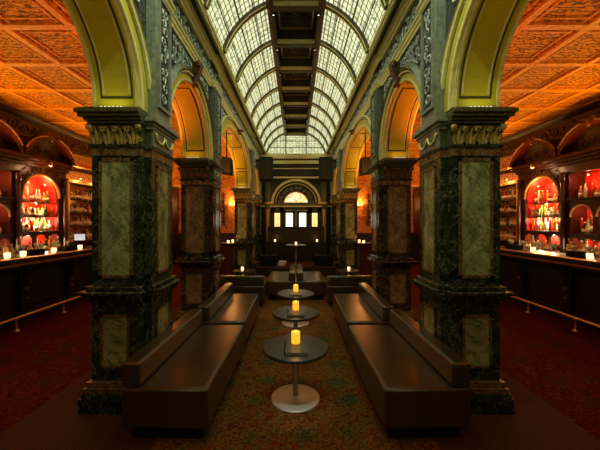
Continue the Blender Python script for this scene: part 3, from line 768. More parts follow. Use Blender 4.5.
bench('b', 'long brown leather bench nearest on the left, beside the large marble pier', (-.998, 3.03, 0), .675, 1.46, math.radians(-1.4), -1)
bench('b', 'long brown leather bench nearest on the right, beside the large marble pier', (.998, 3.03, 0), .675, 1.46, math.radians(1.4), 1)
bench('b', 'brown leather bench on the left just beyond the nearest left bench', (-.965, 4.63, 0), .61, 1.52, 0, -1)
bench('b', 'brown leather bench on the right just beyond the nearest right bench', (.965, 4.63, 0), .61, 1.52, 0, 1)
bench('b', 'leather bench turned with its back to us, left of the central pair', (-1.12, 6.28, 0), .96, .55, 0, 'y', 'leather benches across the far end')
bench('b', 'leather bench turned with its back to us, right of the central pair', (1.12, 6.28, 0), .96, .55, 0, 'y', 'leather benches across the far end')
bench('b', 'left half of the central back to back leather benches', (-.335, 7.15, 0), .64, 1.30, 0, 1, 'back to back central benches', .14, .19)
bench('b', 'right half of the central back to back leather benches', (.335, 7.15, 0), .64, 1.30, 0, -1, 'back to back central benches', .14, .19)
# ottomans on the platform
for s, side in ((-1, 'left'), (1, 'right')):
    t = thing('ottoman', 'black upholstered box seat on the far platform, %s of the walkway' % side, 'ottoman', (s*.90, 9.75, .292))
    m = MB(); m.mat('speaker_black').box(s*.60, s*1.17, 9.5, 10.0, .33, .64, .03, 3); m.build('cushion', None, t)
    m = MB(); m.mat('black_wood').box(s*.64, s*1.13, 9.54, 9.96, .292, .335); m.build('plinth', None, t)
m = MB(); m.mat('paper')
for k in range(4): m.box(-.61+.02*k, -.36+.015*k, 9.62+.01*k, 9.90, .292+.035*k, .324+.035*k, .008)
m.origin = (-.5, 9.8, .292); tag(m.build('folded_blanket'), 'small pale stack of folded cloth beside the left black box seat', 'cloth')

# ------------------------------------------------------------------ round tables
def table(label, x, y, h=.50, r=.315, br=.235, group='low round tables on the runner'):
    t = thing('round_table', label, 'table', (x, y, 0), group); t['_o'] = (0,0,0)
    m = MB(); m.mat('table_wood').lathe(0, 0, [(.001,h-.032),(r-.012,h-.032),(r-.002,h-.027),(r,h-.016),(r-.002,h-.006),(r-.010,h),(.001,h)], 56, smooth=False); m.build('tabletop', None, t)
    m = MB(); m.mat('steel').lathe(0, 0, [(.026,.028),(.026,h-.04),(.09,h-.038),(.09,h-.03)], 24); m.build('pole', None, t)
    m = MB(); m.mat('brushed_steel').lathe(0, 0, [(.001,0),(br,0),(br,.008),(br-.01,.014),(.06,.022),(.035,.034),(.001,.034)], 48); m.build('base_plate', None, t)
    return t
table('round dark wood low table nearest to us, on a polished steel disc base', -.005, 2.90)
table('round dark wood low table in the middle of the row of three', -.005, 4.0)
table('round dark wood low table farthest in the row of three, before the central benches', -.005, 5.07)
for s, side in ((-1, 'left'), (1, 'right')):
    table('small dark round table behind the %s cross bench' % side, s*1.25, 7.15, .56, .26, .2, 'side tables behind the cross benches')
table('tall round bar table standing beyond the central benches', 0.0, 8.75, 1.04, .31, .22, 'tall tables')
# menus and candles
def menu(label, y, z=.50):
    t = thing('menu_book', label, 'menu', (0, y-.07, z), 'menus on the low tables')
    m = MB(); m.mat('menu_cover').box(-.11+.0, .11, y-.20, y+.06, z, z+.004).box(-.11, .11, y-.20, y+.06, z+.020, z+.024).box(-.11, -.10, y-.20, y+.06, z, z+.024); m.build('cover', None, t)
    m = MB(); m.mat('paper').box(-.10, .105, y-.192, y+.052, z+.004, z+.020); m.build('pages', None, t)
for y, w_ in ((2.90, 'nearest'), (4.0, 'middle'), (5.07, 'farthest')):
    menu('black covered menu lying under the candle on the %s low table' % w_, y)
    o = MB(); r = .042; z = .5245
    o.mat('candle_wax').lathe(-.003, y+.02, [(.001,0),(r-.003,0),(r,.004),(r,.108),(r-.006,.112),(r-.012,.100),(.001,.094)], 28, z)
    o.origin = (-.003, y+.02, z)
    c = tag(o.build('pillar_candle'), 'glowing amber pillar candle on the menu of the %s low table' % w_, 'candle', 'pillar candles on the low tables')
    fl = MB(); fl.mat('flame').sphere((-.003, y+.02, z+.105), .007, 8, (1,1,1.8)); fl.build('flame', None, c)
    lamp('POINT', 'candle_glow', (-.003, y+.02, z+.16), .45, (1, .50, .12), .03)
def votive(label, x, y, z, e=.5, group='small votive candles', h=.075, r=.032):
    o = MB(); o.mat('votive').lathe(0, 0, [(.001,0),(r*.8,0),(r*.95,h*.3),(r,h),(r*.88,h),(r*.8,h*.5),(.001,h*.45)], 16, 0); 
    o.origin = (0,0,0)
    ob = o.build('votive_candle'); ob.location = (x, y, z); tag(ob, label, 'candle', group)
    if e: lamp('POINT', 'votive_glow', (x, y, z+h+.05), e, (1, .52, .16), .03)
votive('votive candle on the left side table behind the cross bench', -1.27, 7.1, .56)
votive('votive candle on the right side table behind the cross bench', 1.25, 7.1, .56)
votive('votive candle on the tall round bar table', 0, 8.72, 1.04, .5)

# ------------------------------------------------------------------ far furniture
t = thing('service_screen', 'tall dark wooden screen standing in front of the entrance doors', 'screen', (0, 11.2, .292))
m = MB(); m.mat('dark_wood').box(-1.02, 1.02, 11.18, 11.24, .292, 1.50, .01); m.build('board', None, t)
m = MB(); m.mat('black_wood').box(-1.05, 1.05, 11.15, 11.27, 1.49, 1.53).box(-1.05, -.98, 11.15, 11.27, .292, 1.5).box(.98, 1.05, 11.15, 11.27, .292, 1.5); m.build('frame', None, t)
t = thing('console_table', 'long dark console in front of the screen with two candles', 'table', (0, 10.75, .292))
m = MB(); m.mat('dark_wood').box(-1.12, 1.12, 10.6, 10.95, .96, 1.0, .006); m.build('top', None, t)
m = MB(); m.mat('black_wood').box(-1.05, 1.05, 10.64, 10.92, .292, .962); m.build('body', None, t)
votive('votive candle at the left end of the dark console', -.75, 10.72, 1.0, .4)
votive('votive candle at the right end of the dark console', .75, 10.72, 1.0, .4)
for s, side in ((-1, 'left'), (1, 'right')):
    t = thing('cabinet', 'dark wooden cabinet standing before the third %s pier' % side, 'cabinet', (s*2.10, 8.55, 0))
    m = MB(); m.mat('dark_wood').box(s*1.78, s*2.42, 8.32, 8.80, 0, 1.08, .008); m.build('body', None, t)
    m = MB(); m.mat('black_wood').box(s*1.74, s*2.46, 8.28, 8.84, 1.08, 1.11, .006); m.build('top', None, t)
    for k in (0, 1):
        m = MB(); m.mat('mahogany').box(s*(1.80+.305*k), s*(2.09+.305*k), 8.30, 8.325, .08, 1.02, .004); d = m.build('door', None, t)
        m = MB(); m.mat('brass').sphere((s*(2.06 if k == 0 else 2.14), 8.29, .6), .012, 8); m.build('knob', None, d)
    votive('votive candle on the front of the dark cabinet by the third %s pier' % side, s*1.90, 8.42, 1.11, .8)
    votive('votive candle at the back of the dark cabinet by the third %s pier' % side, s*1.84, 8.72, 1.11, .0)

# ------------------------------------------------------------------ loudspeakers
for s, side in ((-1, 'left'), (1, 'right')):
    t = thing('loudspeaker', 'large black loudspeaker high up beside the far end of the %s arcade' % side, 'speaker', (s*1.08, 10.4, 3.12))
    m = MB(); m.mat('speaker_black').box(s*.80, s*1.25, 10.2, 10.6, 3.12, 3.92, .015); m.build('cabinet', None, t)
    m = MB(); m.mat('black_wood').box(s*.83, s*1.22, 10.185, 10.2, 3.16, 3.88); m.build('grille', None, t)
    m = MB(); m.mat('steel').box(s*1.24, s*1.43, 10.36, 10.44, 3.7, 3.74); m.build('bracket', None, t)
    t = thing('loudspeaker', 'smaller black loudspeaker hanging inside the wide %s arch' % side, 'speaker', (s*1.63, 7.05, 2.80))
    m = MB(); m.mat('speaker_black').prism([(s*1.51, 6.93, 2.80), (s*1.75, 6.93, 2.84), (s*1.75, 6.93, 3.22), (s*1.51, 6.93, 3.18)], (0, .26, 0)); m.build('cabinet', None, t)
    m = MB(); m.mat('black_wood').prism([(s*1.53, 6.92, 2.83), (s*1.73, 6.92, 2.86), (s*1.73, 6.92, 3.19), (s*1.53, 6.92, 3.16)], (0, .012, 0)); m.build('grille', None, t)
    m = MB(); m.mat('speaker_black').tube([(s*1.63, 7.05, 3.18), (s*1.63, 7.05, 3.87)], .014, 8); m.build('hanging_pole', None, t)

# ------------------------------------------------------------------ bars
def arched(mb, s, a0, a1, y0, y1, z0, z1, yc, hw, zb, zs, n=20):
    """plate between y0..y1, z0..z1 with a round-headed opening"""
    mb.box(s*a0, s*a1, y0, yc-hw, z0, z1); mb.box(s*a0, s*a1, yc+hw, y1, z0, z1)
    if zb > z0: mb.box(s*a0, s*a1, yc-hw, yc+hw, z0, zb)
    V = []
    for i in range(n+1):
        y = yc - hw*math.cos(PI*i/n); z = zs + hw*math.sin(PI*i/n)
        V.append([mb.bm.verts.new(p) for p in ((s*a0, y, z), (s*a0, y, z1), (s*a1, y, z1), (s*a1, y, z))])
    for a, b in zip(V, V[1:]):
        for k in range(4): mb.face([a[k], b[k], b[(k+1)%4], a[(k+1)%4]])
    mb.face(V[0]); mb.face(V[-1])
def arch_band(mb, s, a0, a1, yc, r0, r1, zs, n=24, legs=0):
    pts = []
    if legs: pts.append((PI, -legs))
    sec = []
    for i in range(n+1):
        t = PI*i/n; c, d = -math.cos(t), math.sin(t)
        sec.append([(s*a0, yc+r0*c, zs+r0*d), (s*a0, yc+r1*c, zs+r1*d), (s*a1, yc+r1*c, zs+r1*d), (s*a1, yc+r0*c, zs+r0*d)])
    mb.strip(sec)
    if legs:
        for q in (-1, 1): mb.box(s*a0, s*a1, yc+q*r0 if q > 0 else yc-r1, yc+q*r1 if q > 0 else yc-r0, zs-legs, zs)
def vault(mb, s, a0, a1, yc, hw, zs, n=20):
    sec = []
    for i in range(n+1):
        t = PI*i/n; c, d = -math.cos(t), math.sin(t); r = hw; R = hw+.012
        sec.append([(s*a0, yc+r*c, zs+r*d), (s*a0, yc+R*c, zs+R*d), (s*a1, yc+R*c, zs+R*d), (s*a1, yc+r*c, zs+r*d)])
    mb.strip(sec)
FA = 5.55
def back_bar(s, sh, side):
    t = thing('back_bar', 'tall carved mahogany back bar with red arched niches on the %s' % side, 'back bar', (s*5.7, 6.0+sh, 0))
    yA, yB, yC, yD = 3.75+sh, 4.9+sh, 6.14+sh, 7.42+sh      # bay edges (third bay, side bay, main bay)
    m = MB(); m.mat('mahogany').box(s*5.45, s*AW, yA, yD, 0, 1.02); m.mat('dark_wood').box(s*5.40, s*AW, yA-.03, yD+.03, 1.02, 1.06, .006); m.build('base_cabinet', None, t)
    # bay posts with turned columns
    for y in (yA+.07, yB, yC, yD-.07):
        m = MB(); m.mat('mahogany').box(s*FA, s*AW, y-.09, y+.09, 1.06, 2.86); m.build('post', None, t)
        m = MB(); m.mat('mahogany').lathe(s*(FA-.05), y, [(.05,1.06),(.05,1.14),(.032,1.17),(.040,1.4),(.046,1.75),(.038,2.3),(.030,2.5),(.048,2.54),(.052,2.62),(.04,2.66),(.055,2.72)], 16); m.build('column', None, t)
    cy = (yC+yD-.07)/2; hw = .46
    # main bay facade, lining
    m = MB(); m.mat('mahogany'); arched(m, s, FA, FA+.05, yC+.09, yD-.16, 1.47, 2.86, cy, hw, 1.50, 2.25); m.build('arched_front', None, t)
    m = MB(); m.mat('gilt'); arch_band(m, s, FA-.03, FA+.01, cy, hw-.005, hw+.03, 2.25); m.mat('brown_carving'); arch_band(m, s, FA-.02, FA+.01, cy, hw+.045, hw+.065, 2.25)
    m.build('arch_moulding', None, t)
    m = MB(); m.mat('red_lining').box(s*(AW-.03), s*(AW-.01), yC+.09, yD-.16, 1.08, 2.84)
    m.box(s*(FA+.05), s*(AW-.03), cy-hw-.02, cy-hw, 1.50, 2.25).box(s*(FA+.05), s*(AW-.03), cy+hw, cy+hw+.02, 1.50, 2.25)
    vault(m, s, FA+.05, AW-.03, cy, hw, 2.25); m.build('red_lining', None, t)
    for z in (2.14, 1.82):
        m = MB(); m.mat('dark_wood').box(s*(FA+.06), s*(AW-.03), cy-hw, cy+hw, z-.02, z); m.build('shelf', None, t)
    m = MB(); m.mat('dark_wood').box(s*(FA-.06), s*(AW-.03), yC+.09, yD-.16, 1.47, 1.50, .004); m.build('shelf', None, t)
    m = MB(); m.mat('mahogany')
    w3 = (yD-.16-yC-.09)/3
    for k in range(3): arched(m, s, FA-.0, FA+.03, yC+.09+w3*k, yC+.09+w3*(k+1), 1.06, 1.47, yC+.09+w3*(k+.5), w3*.40, 1.06, 1.29, 12)
    m.build('lower_arcade', None, t)
    # side bay: lit square niche over a pair of small arches
    for (b0, b1, nm) in ((yB, yC, 0), (yA+.07, yB, 1)):
        m = MB(); m.mat('mahogany').box(s*FA, s*(FA+.05), b0+.09, b1-.09, 2.68, 2.86); m.build('lintel', None, t); m = MB(); m.mat('mahogany')
        hw2 = (b1-b0-.18)/4
        for k in range(2): arched(m, s, FA, FA+.05, b0+.09+2*hw2*k, b0+.09+2*hw2*(k+1), 1.44, 2.14, b0+.09+hw2*(2*k+1), hw2-.04, 1.47, 1.80, 16)
        m.build('arched_front', None, t); m = MB(); m.mat('mahogany')
        for k in range(4):
            q = (b1-b0-.18)/4; arched(m, s, FA, FA+.03, b0+.09+q*k, b0+.09+q*(k+1), 1.06, 1.44, b0+.09+q*(k+.5), q*.38, 1.06, 1.28, 12)
        m.build('lower_arcade', None, t)
        m = MB(); m.mat('gilt')
        for k in range(2): arch_band(m, s, FA-.02, FA+.01, b0+.09+hw2*(2*k+1), hw2-.045, hw2-.02, 1.80, 18)
        m.build('arch_moulding', None, t)
        m = MB(); m.mat('red_lining').box(s*(AW-.03), s*(AW-.01), b0+.09, b1-.09, 1.08, 2.84); m.build('red_lining', None, t)
        m = MB(); m.mat('red_lining'); n = 26; sec = []
        pts = []
        for i in range(n+1):
            y = b0+.10 + (b1-b0-.20)*i/n; pts.append((s*(AW-.06+.018*math.sin(i*1.9)), y))
        V = [[m.bm.verts.new((x, y, 2.17)), m.bm.verts.new((x, y, 2.70)), m.bm.verts.new((x+s*.01, y, 2.70)), m.bm.verts.new((x+s*.01, y, 2.17))] for x, y in pts]
        m.sm = True
        for a, b in zip(V, V[1:]):
            for k in range(4): m.face([a[k], b[k], b[(k+1)%4], a[(k+1)%4]])
        m.build('curtain', None, t)
        m = MB(); m.mat('dark_wood').box(s*(FA-.06), s*(AW-.07), b0+.09, b1-.09, 2.14, 2.17, .004).box(s*(FA-.06), s*(AW-.03), b0+.09, b1-.09, 1.44, 1.47, .004); m.build('shelf', None, t)
    # entablature
    m = MB(); m.mat('mahogany')
    for e, z0, z1 in ((.0, 2.86, 2.92), (.06, 2.92, 2.98), (.12, 2.98, 3.03), (.08, 3.03, 3.06)): m.box(s*(FA-.08-e), s*AW, yA-e*.5, yD+e*.5, z0, z1, .005)
    m.build('cornice', None, t)
    for (b0, b1) in ((yC-.08, yD+.06), (yB-.02, yC+.0)) if False else ((yC-.02, yD+.06), (yB-.08, yC-.04), (yA-.06, yB-.1)):
        m = MB(); c = (b0+b1)/2; w = (b1-b0)/2; hh = .50; m.mat('mahogany')
        sec = []; sec2 = []
        for i in range(25):
            u = -1 + 2*i/24; z = 3.06 + hh*(1-u*u)**.6 if abs(u) < 1 else 3.06; y = c + w*u
            sec.append([(s*(FA-.20), y, z-.0), (s*(FA-.20), y*.9+c*.1, z-.07 if z > 3.13 else z), (s*AW, y*.9+c*.1, z-.07 if z > 3.13 else z), (s*AW, y, z)])
            sec2.append([(s*(FA+.02), y, 3.05), (s*(FA+.02), y, max(3.055, z-.05)), (s*(FA+.06), y, max(3.055, z-.05)), (s*(FA+.06), y, 3.05)])
        m.strip(sec); m.mat('dark_wood').strip(sec2)
        m.build('pediment', None, t)
        def carve(fn):
            m = MB(); m.mat('brown_carving'); fn(m); m.build('carving', None, t)
        for q in (-1, 1):
            carve(lambda m: scroll(m, s, FA-.17, c+q*.10, 3.06+hh-.02, .085, -q, PI/2+q*PI/2, .022, 1.5, 14))
            carve(lambda m: scroll(m, s, FA-.02, c+q*.28, 3.18, .10, q, 0, .018, 1.4, 14))
            carve(lambda m: scroll(m, s, FA-.02, c+q*.10, 3.26, .08, -q, 1, .016, 1.4, 14))
            carve(lambda m: m.tube([(s*(FA-.20), c+w*u*q, 3.06+hh*(1-u*u)**.6+.008) for u in [.2+.075*i for i in range(11)]], .022, 6))
        carve(lambda m: m.sphere((s*(FA-.17), c, 3.06+hh-.03), .06, 10, (.6,1,1.3)))
    m = MB(); m.mat('brown_carving')
    for q in (-1, 1):
        for k in range(4):
            m = MB(); m.mat('brown_carving'); scroll(m, s, FA-.01, cy+q*(.40-.09*k), 2.66+.05*k, .055, q, k, .013, 1.3, 12); m.build('carving', None, t)
        m = MB(); m.mat('brown_carving'); scroll(m, s, FA-.01, cy+q*.44, 2.79, .05, -q, 0, .012, 1.3, 12); m.build('carving', None, t)
    m = MB(); m.mat('brown_carving')
    m.prism([(s*(FA-.02), cy-.05, 2.76), (s*(FA-.10), cy-.06, 2.92), (s*(FA+.02), cy-.06, 2.92)], (0, .11, 0))
    m.build('carving', None, t)
    # small lamps inside the niches
    spots = [(cy-.2, 2.54, 10), (cy+.22, 2.54, 10), (cy, 2.10, 22), (cy-.1, 1.78, 20), (cy+.2, 1.78, 14), (cy-.2, 1.42, 10), (cy+.2, 1.42, 12)]
    b0, b1 = yB, yC
    spots += [((b0+b1)/2-.22, 2.62, 6), ((b0+b1)/2+.25, 2.62, 6), (b0+.33, 2.02, 4), (b1-.33, 2.02, 6), ((b0+b1)/2+.2, 1.40, 8), ((b0+b1)/2-.2, 1.40, 8)]
    spots += [((yA+yB)/2, 2.62, 5)]
    for (y, z, e) in spots:
        m = MB(); m.mat('bulb').sphere((s*(FA+.12), y, z), .014, 8); m.build('niche_lamp', None, t)
        lamp('POINT', 'niche_lamp', (s*(FA+.12), y, z-.035), e*1.0, (1, .54, .20) if z > 2 else (1, .66, .34), .03)
    m = MB(); m.mat('brass').lathe(s*(FA-.30), cy-.12, [(.012, 2.985), (.03, 2.96), (.034, 2.90)], 12); m.build('downlight', None, t)
    m = MB(); m.mat('bulb').sphere((s*(FA-.30), cy-.12, 2.905), .022, 8); m.build('niche_lamp', None, t)
    lamp('POINT', 'niche_lamp', (s*(FA-.30), cy-.12, 2.86), 4.5, (1, .55, .22), .03)
    return (yA, yB, yC, yD, cy, hw)
GEO = {}
GEO[-1] = back_bar(-1, -.20, 'left'); GEO[1] = back_bar(1, .05, 'right')

def bar(s, side):
    t = thing('bar_counter', 'long dark wooden bar counter with panelled front along the %s' % side, 'bar', (s*4.75, 3.8, 0)); y0, y1 = BACKY+.1, 9.1
    m = MB(); m.mat('dark_wood').run(s, [(4.44, 1.02), (4.44, 1.09), (4.42, 1.10), (4.42, 1.12), (5.05, 1.12), (5.05, 1.02)], y0, y1)
    m.build('counter_top', None, t)
    m = MB(); m.mat('gilt').run(s, [(4.42, 1.095), (4.404, 1.103), (4.402, 1.113), (4.415, 1.121), (4.44, 1.122), (4.44, 1.095)], y0, y1)
    m.run(s, [(4.45, .985), (4.425, .995), (4.42, 1.01), (4.44, 1.025), (4.5, 1.025), (4.5, .985)], y0, y1); m.build('edge_moulding', None, t)
    m = MB(); m.mat('dark_wood').run(s, [(4.66, .0), (4.66, .15), (4.70, .18), (4.70, .86), (4.60, .88), (4.56, .92), (4.50, .95), (4.50, 1.02), (5.0, 1.02), (5.0, 0)], y0, y1); m.build('front', None, t)
    y = y0+.4; k = 0
    while y < y1-.3:
        m = MB(); m.mat('black_wood').box(s*4.62, s*4.70, y-.07, y+.07, .18, .88, .006)
        m.prism([(s*4.62, y-.05, .60), (s*4.55, y-.05, .80), (s*4.50, y-.05, .95), (s*4.62, y-.05, .95)], (0, .10, 0))
        m.lathe(s*4.555, y-.055, [(.001,0),(.04,0),(.04,.11),(.001,.11)], 12, .90, 'y')
        m.mat('brown_carving').sphere((s*4.60, y, .55), .04, 8); m.sphere((s*4.60, y, .40), .03, 8)
        m.build('bracket', None, t)
        if y + 1.0 < y1:
            m = MB(); m.mat('black_wood').box(s*4.685, s*4.70, y+.14, y+.90, .28, .80)
            for q in ((y+.12, y+.92, .80, .83), (y+.12, y+.92, .25, .28)): m.box(s*4.67, s*4.70, *q, .004)
            for q in ((y+.12, y+.15), (y+.89, y+.92)): m.box(s*4.67, s*4.70, q[0], q[1], .25, .83, .004)
            m.mat('brown_carving').run(s, [(4.66, .84), (4.63, .86), (4.66, .88)], y+.2, y+.84)
            m.build('front_panel', None, t)
        y += 1.04; k += 1
    r = thing('foot_rail', 'brass foot rail on short posts along the foot of the %s bar' % side, 'rail', (s*4.36, 3.8, 0))
    m = MB(); m.mat('brass').tube([(s*4.36, y0, .20), (s*4.36, 3, .20), (s*4.36, 6, .20), (s*4.36, y1, .20)], .023, 10); m.build('rail', None, r)
    y = 4.68 - .95*5
    while y < y1:
        m = MB(); m.mat('brass').lathe(s*4.36, y, [(.045,0),(.045,.008),(.018,.02),(.012,.05),(.020,.08),(.012,.11),(.013,.165),(.026,.175),(.026,.2)], 14); m.build('post', None, r); y += .95
bar(-1, 'left'); bar(1, 'right')

# ------------------------------------------------------------------ bottles and glasses
def bottle_mesh(kind, glass):
    m = MB(); m.mat(glass)
    P = [[(.034,0),(.037,.006),(.037,.17),(.030,.20),(.014,.225),(.012,.275)], [(.040,0),(.042,.006),(.042,.13),(.034,.16),(.014,.175),(.013,.22)], [(.030,0),(.032,.006),(.030,.20),(.020,.25),(.012,.27),(.012,.31)], [(.045,0),(.048,.01),(.040,.12),(.020,.16),(.013,.18),(.013,.215)]][kind]
    m.lathe(0, 0, P, 12); h = P[-1][1]
    m.mat('cap_metal').lathe(0, 0, [(.014, h), (.015, h+.004), (.014, h+.026), (.001, h+.026)], 10)
    r = P[1][0]+.0015; z0 = P[2][1]*.25; z1 = P[2][1]*.8
    if kind != 2: m.mat('label_paper').lathe(0, 0, [(r*(.97 if kind == 3 else 1), z0), (r*(.93 if kind == 3 else 1), z1)], 12)
    o = m.build('bottle'); return o
PROTO = []
COL_HOLD = []
for gi, g in enumerate(GL):
    for k in range(4):
        if (gi + k) % 2 == 0 or gi in (0, 1): PROTO.append(bottle_mesh(k, g))
USED = set()
br = random.Random(11)
def put_bottle(x, y, z, label, group, sc=1.0, pick=None):
    i = pick if pick is not None else br.randrange(len(PROTO))
    p = PROTO[i]
    if i in USED: o = p.copy(); COL.objects.link(o)
    else: o = p; USED.add(i)
    o.location = (x, y, z); o.scale = (sc*1.12, sc*1.12, sc*br.uniform(.95, 1.12)); o.rotation_euler = (0, 0, br.uniform(0, 6))
    tag(o, label, 'bottle', group); return o
def row(s, a, y0, y1, z, n, label, group, sc=1.0, jit=.015):
    for k in range(n):
        y = y0 + (y1-y0)*(k+.5)/n + br.uniform(-jit, jit)*.6
        put_bottle(s*(a+br.uniform(-jit, jit)), y, z, label, group, sc)
for s, side in ((-1, 'left'), (1, 'right')):
    yA, yB, yC, yD, cy, hw = GEO[s]
    row(s, 5.72, cy-hw+.06, cy+hw-.06, 2.14, 8, 'spirit bottle on the top shelf of the %s red arched niche' % side, 'bottles on the top shelf, %s niche' % side, .85)
    row(s, 5.78, cy-hw+.03, cy+hw-.03, 1.82, 9, 'spirit bottle on the middle shelf of the %s red arched niche' % side, 'bottles on the middle shelf, %s niche' % side, .85)
    row(s, 5.66, cy-hw+.05, cy+hw-.05, 1.82, 7, 'spirit bottle on the middle shelf of the %s red arched niche' % side, 'bottles on the middle shelf, %s niche' % side, .75)
    row(s, 5.80, cy-hw+.03, cy+hw-.03, 1.50, 9, 'spirit bottle on the bottom shelf of the %s red arched niche' % side, 'bottles on the bottom shelf, %s niche' % side, .95)
    row(s, 5.66, cy-hw+.05, cy+hw-.05, 1.50, 7, 'spirit bottle on the bottom shelf of the %s red arched niche' % side, 'bottles on the bottom shelf, %s niche' % side, .8)
    row(s, 5.465, cy-hw+.05, cy+hw-.05, 1.06, 7, 'bottle on the ledge below the %s red arched niche' % side, 'bottles on the %s ledge' % side, .95)
    row(s, 5.70, yB+.14, yC-.14, 2.17, 9, 'bottle in the square curtained niche of the %s back bar' % side, 'bottles in the %s curtained niche' % side, .85)
    hw2 = (yC-yB-.18)/4
    for k in range(2):
        c = yB+.09+hw2*(2*k+1); row(s, 5.72, c-hw2+.05, c+hw2-.05, 1.47, 6, 'bottle inside the small paired arches of the %s back bar' % side, 'bottles in the small %s arches' % side, .95)
        row(s, 5.84, c-hw2+.05, c+hw2-.05, 1.47, 6, 'bottle inside the small paired arches of the %s back bar' % side, 'bottles in the small %s arches' % side, 1.15)
    row(s, 5.465, yB+.12, yC-.12, 1.06, 8, 'bottle on the ledge below the curtained niche, %s bar' % side, 'bottles on the near %s ledge' % side, .95)

# mirrored wall cabinets beyond the back bars
for s, side in ((-1, 'left'), (1, 'right')):
    y0, y1 = (7.62, 8.95) if s < 0 else (7.82, 9.05)
    t = thing('bottle_cabinet', 'gilt framed mirrored bottle cabinet on the %s wall beyond the back bar' % side, 'cabinet', (s*5.85, (y0+y1)/2, 1.25))
    m = MB(); m.mat('mirror').box(s*5.90, s*5.945, y0, y1, 1.25, 2.70); m.build('mirror', None, t)
    m = MB(); m.mat('gilt').box(s*5.74, s*5.95, y0-.07, y0, 1.22, 2.76, .006).box(s*5.74, s*5.95, y1, y1+.07, 1.22, 2.76, .006).box(s*5.72, s*5.95, y0-.09, y1+.09, 2.70, 2.79, .006).box(s*5.72, s*5.95, y0-.07, y1+.07, 1.19, 1.25, .006)
    m.build('frame', None, t)
    for i, z in enumerate((1.25, 1.60, 1.95, 2.30)):
        if i:
            m = MB(); m.mat('dark_wood').box(s*5.76, s*5.90, y0, y1, z-.015, z); m.build('shelf', None, t)
        row(s, 5.83, y0+.02, y1-.02, z, 13, 'bottle on the shelves of the gilt framed cabinet, %s wall' % side, 'bottles in the %s wall cabinet' % side, .9, .01)
    m = MB(); m.mat('bulb')
    for k in range(2):
        y = y0 + (y1-y0)*(.25+.5*k); m.sphere((s*5.71, y, 2.84), .02, 8); lamp('POINT', 'cabinet_glow', (s*5.62, y, 2.80), 3.5, (1, .52, .18), .04)
    m.build('cabinet_lamp', None, t)

# things on the bars
def screen(s, y, label, rz):
    t = thing('till_screen', label, 'till', (s*4.86, y, 1.12)); t['_o'] = (0,0,0); t.rotation_euler = (0,0,rz)
    m = MB(); m.mat('speaker_black').box(-.11, .11, -.09, .09, 0, .02, .005).box(-.03, .03, 0, .04, .02, .18); m.build('stand', None, t)
    m = MB(); m.mat('speaker_black').box(-.12, .12, -.025, .01, .15, .33, .008); m.build('housing', None, t)
    m = MB(); m.mat('screen_light').box(-.10, .10, -.029, -.024, .17, .31); m.build('display', None, t)
screen(-1, 6.75, 'bright till screen standing on the left bar near the marble pier', math.radians(25))
def caddy(s, y, label):
    t = thing('bar_caddy', label, 'caddy', (s*4.68, y, 1.12)); t['_o'] = (0,0,0)
    m = MB(); m.mat('speaker_black').box(-.08, .08, -.15, .15, 0, .012).box(-.08, -.07, -.15, .15, 0, .09).box(.07, .08, -.15, .15, 0, .09).box(-.08, .08, -.15, -.14, 0, .09).box(-.08, .08, .14, .15, 0, .09).box(-.07, .07, -.005, .005, .01, .09); m.build('tray', None, t)
    m = MB(); m.mat('label_paper').box(-.06, .06, -.13, -.02, .012, .075); m.build('napkins', None, t)
    m = MB(); m.mat('black_wood')
    for k in range(5): m.tube([(-.04+.02*k, .07, .012), (-.05+.025*k, .07+.008*k, .17)], .004, 5)
    m.build('straws', None, t)
for s, side, ys_ in ((-1, 'left', ((5.35, 'near the red arched niche'), (6.15, 'between candle and till'))), (1, 'right', ((4.96, 'nearest to us'), (6.45, 'beside the till')))):
    for y, w_ in ys_: caddy(s, y, 'black napkin and straw caddy on the %s bar, %s' % (side, w_))
for s, side, L in ((-1, 'left', ((4.80, 'nearest to us'), (5.08, 'second from us'), (5.72, 'third from us'), (6.42, 'farthest along'))), (1, 'right', ((4.72, 'nearest to us'), (5.85, 'second from us'), (6.9, 'farthest along')))):
    for y, w_ in L: votive('glowing votive candle on the %s bar counter, %s' % (side, w_), s*4.62, y, 1.12, .5, 'votive candles on the %s bar' % side, .085, .042)
def glass_mesh():
    m = MB(); m.mat(GL[0]).lathe(0, 0, [(.001,0),(.030,0),(.030,.004),(.005,.010),(.005,.075),(.022,.095),(.034,.13),(.032,.17),(.030,.17),(.031,.13),(.020,.10),(.001,.09)], 14); return m.build('wine_glass')
gp = glass_mesh(); first = True
for s, side in ((-1, 'left'), (1, 'right')):
    for k in range(11 if s < 0 else 14):
        o = gp if first else gp.copy()
        if not first: COL.objects.link(o)
        first = False
        o.location = (s*(4.92+.08*(k % 2)), 4.55+.19*k+(.0), 1.12)
        tag(o, 'empty stemmed glass in the row at the back edge of the %s bar' % side, 'glass', 'stemmed glasses on the %s bar' % side)
gp = bottle_mesh(1, GL[5]); gp.location = (-4.80, 4.95, 1.12); tag(gp, 'lone pale gold bottle on the left bar counter beside the candles', 'bottle')
o = gp.copy(); COL.objects.link(o); o.location = (4.80, 5.25, 1.12); o['label'] = 'lone pale gold bottle on the right bar counter behind the candles'

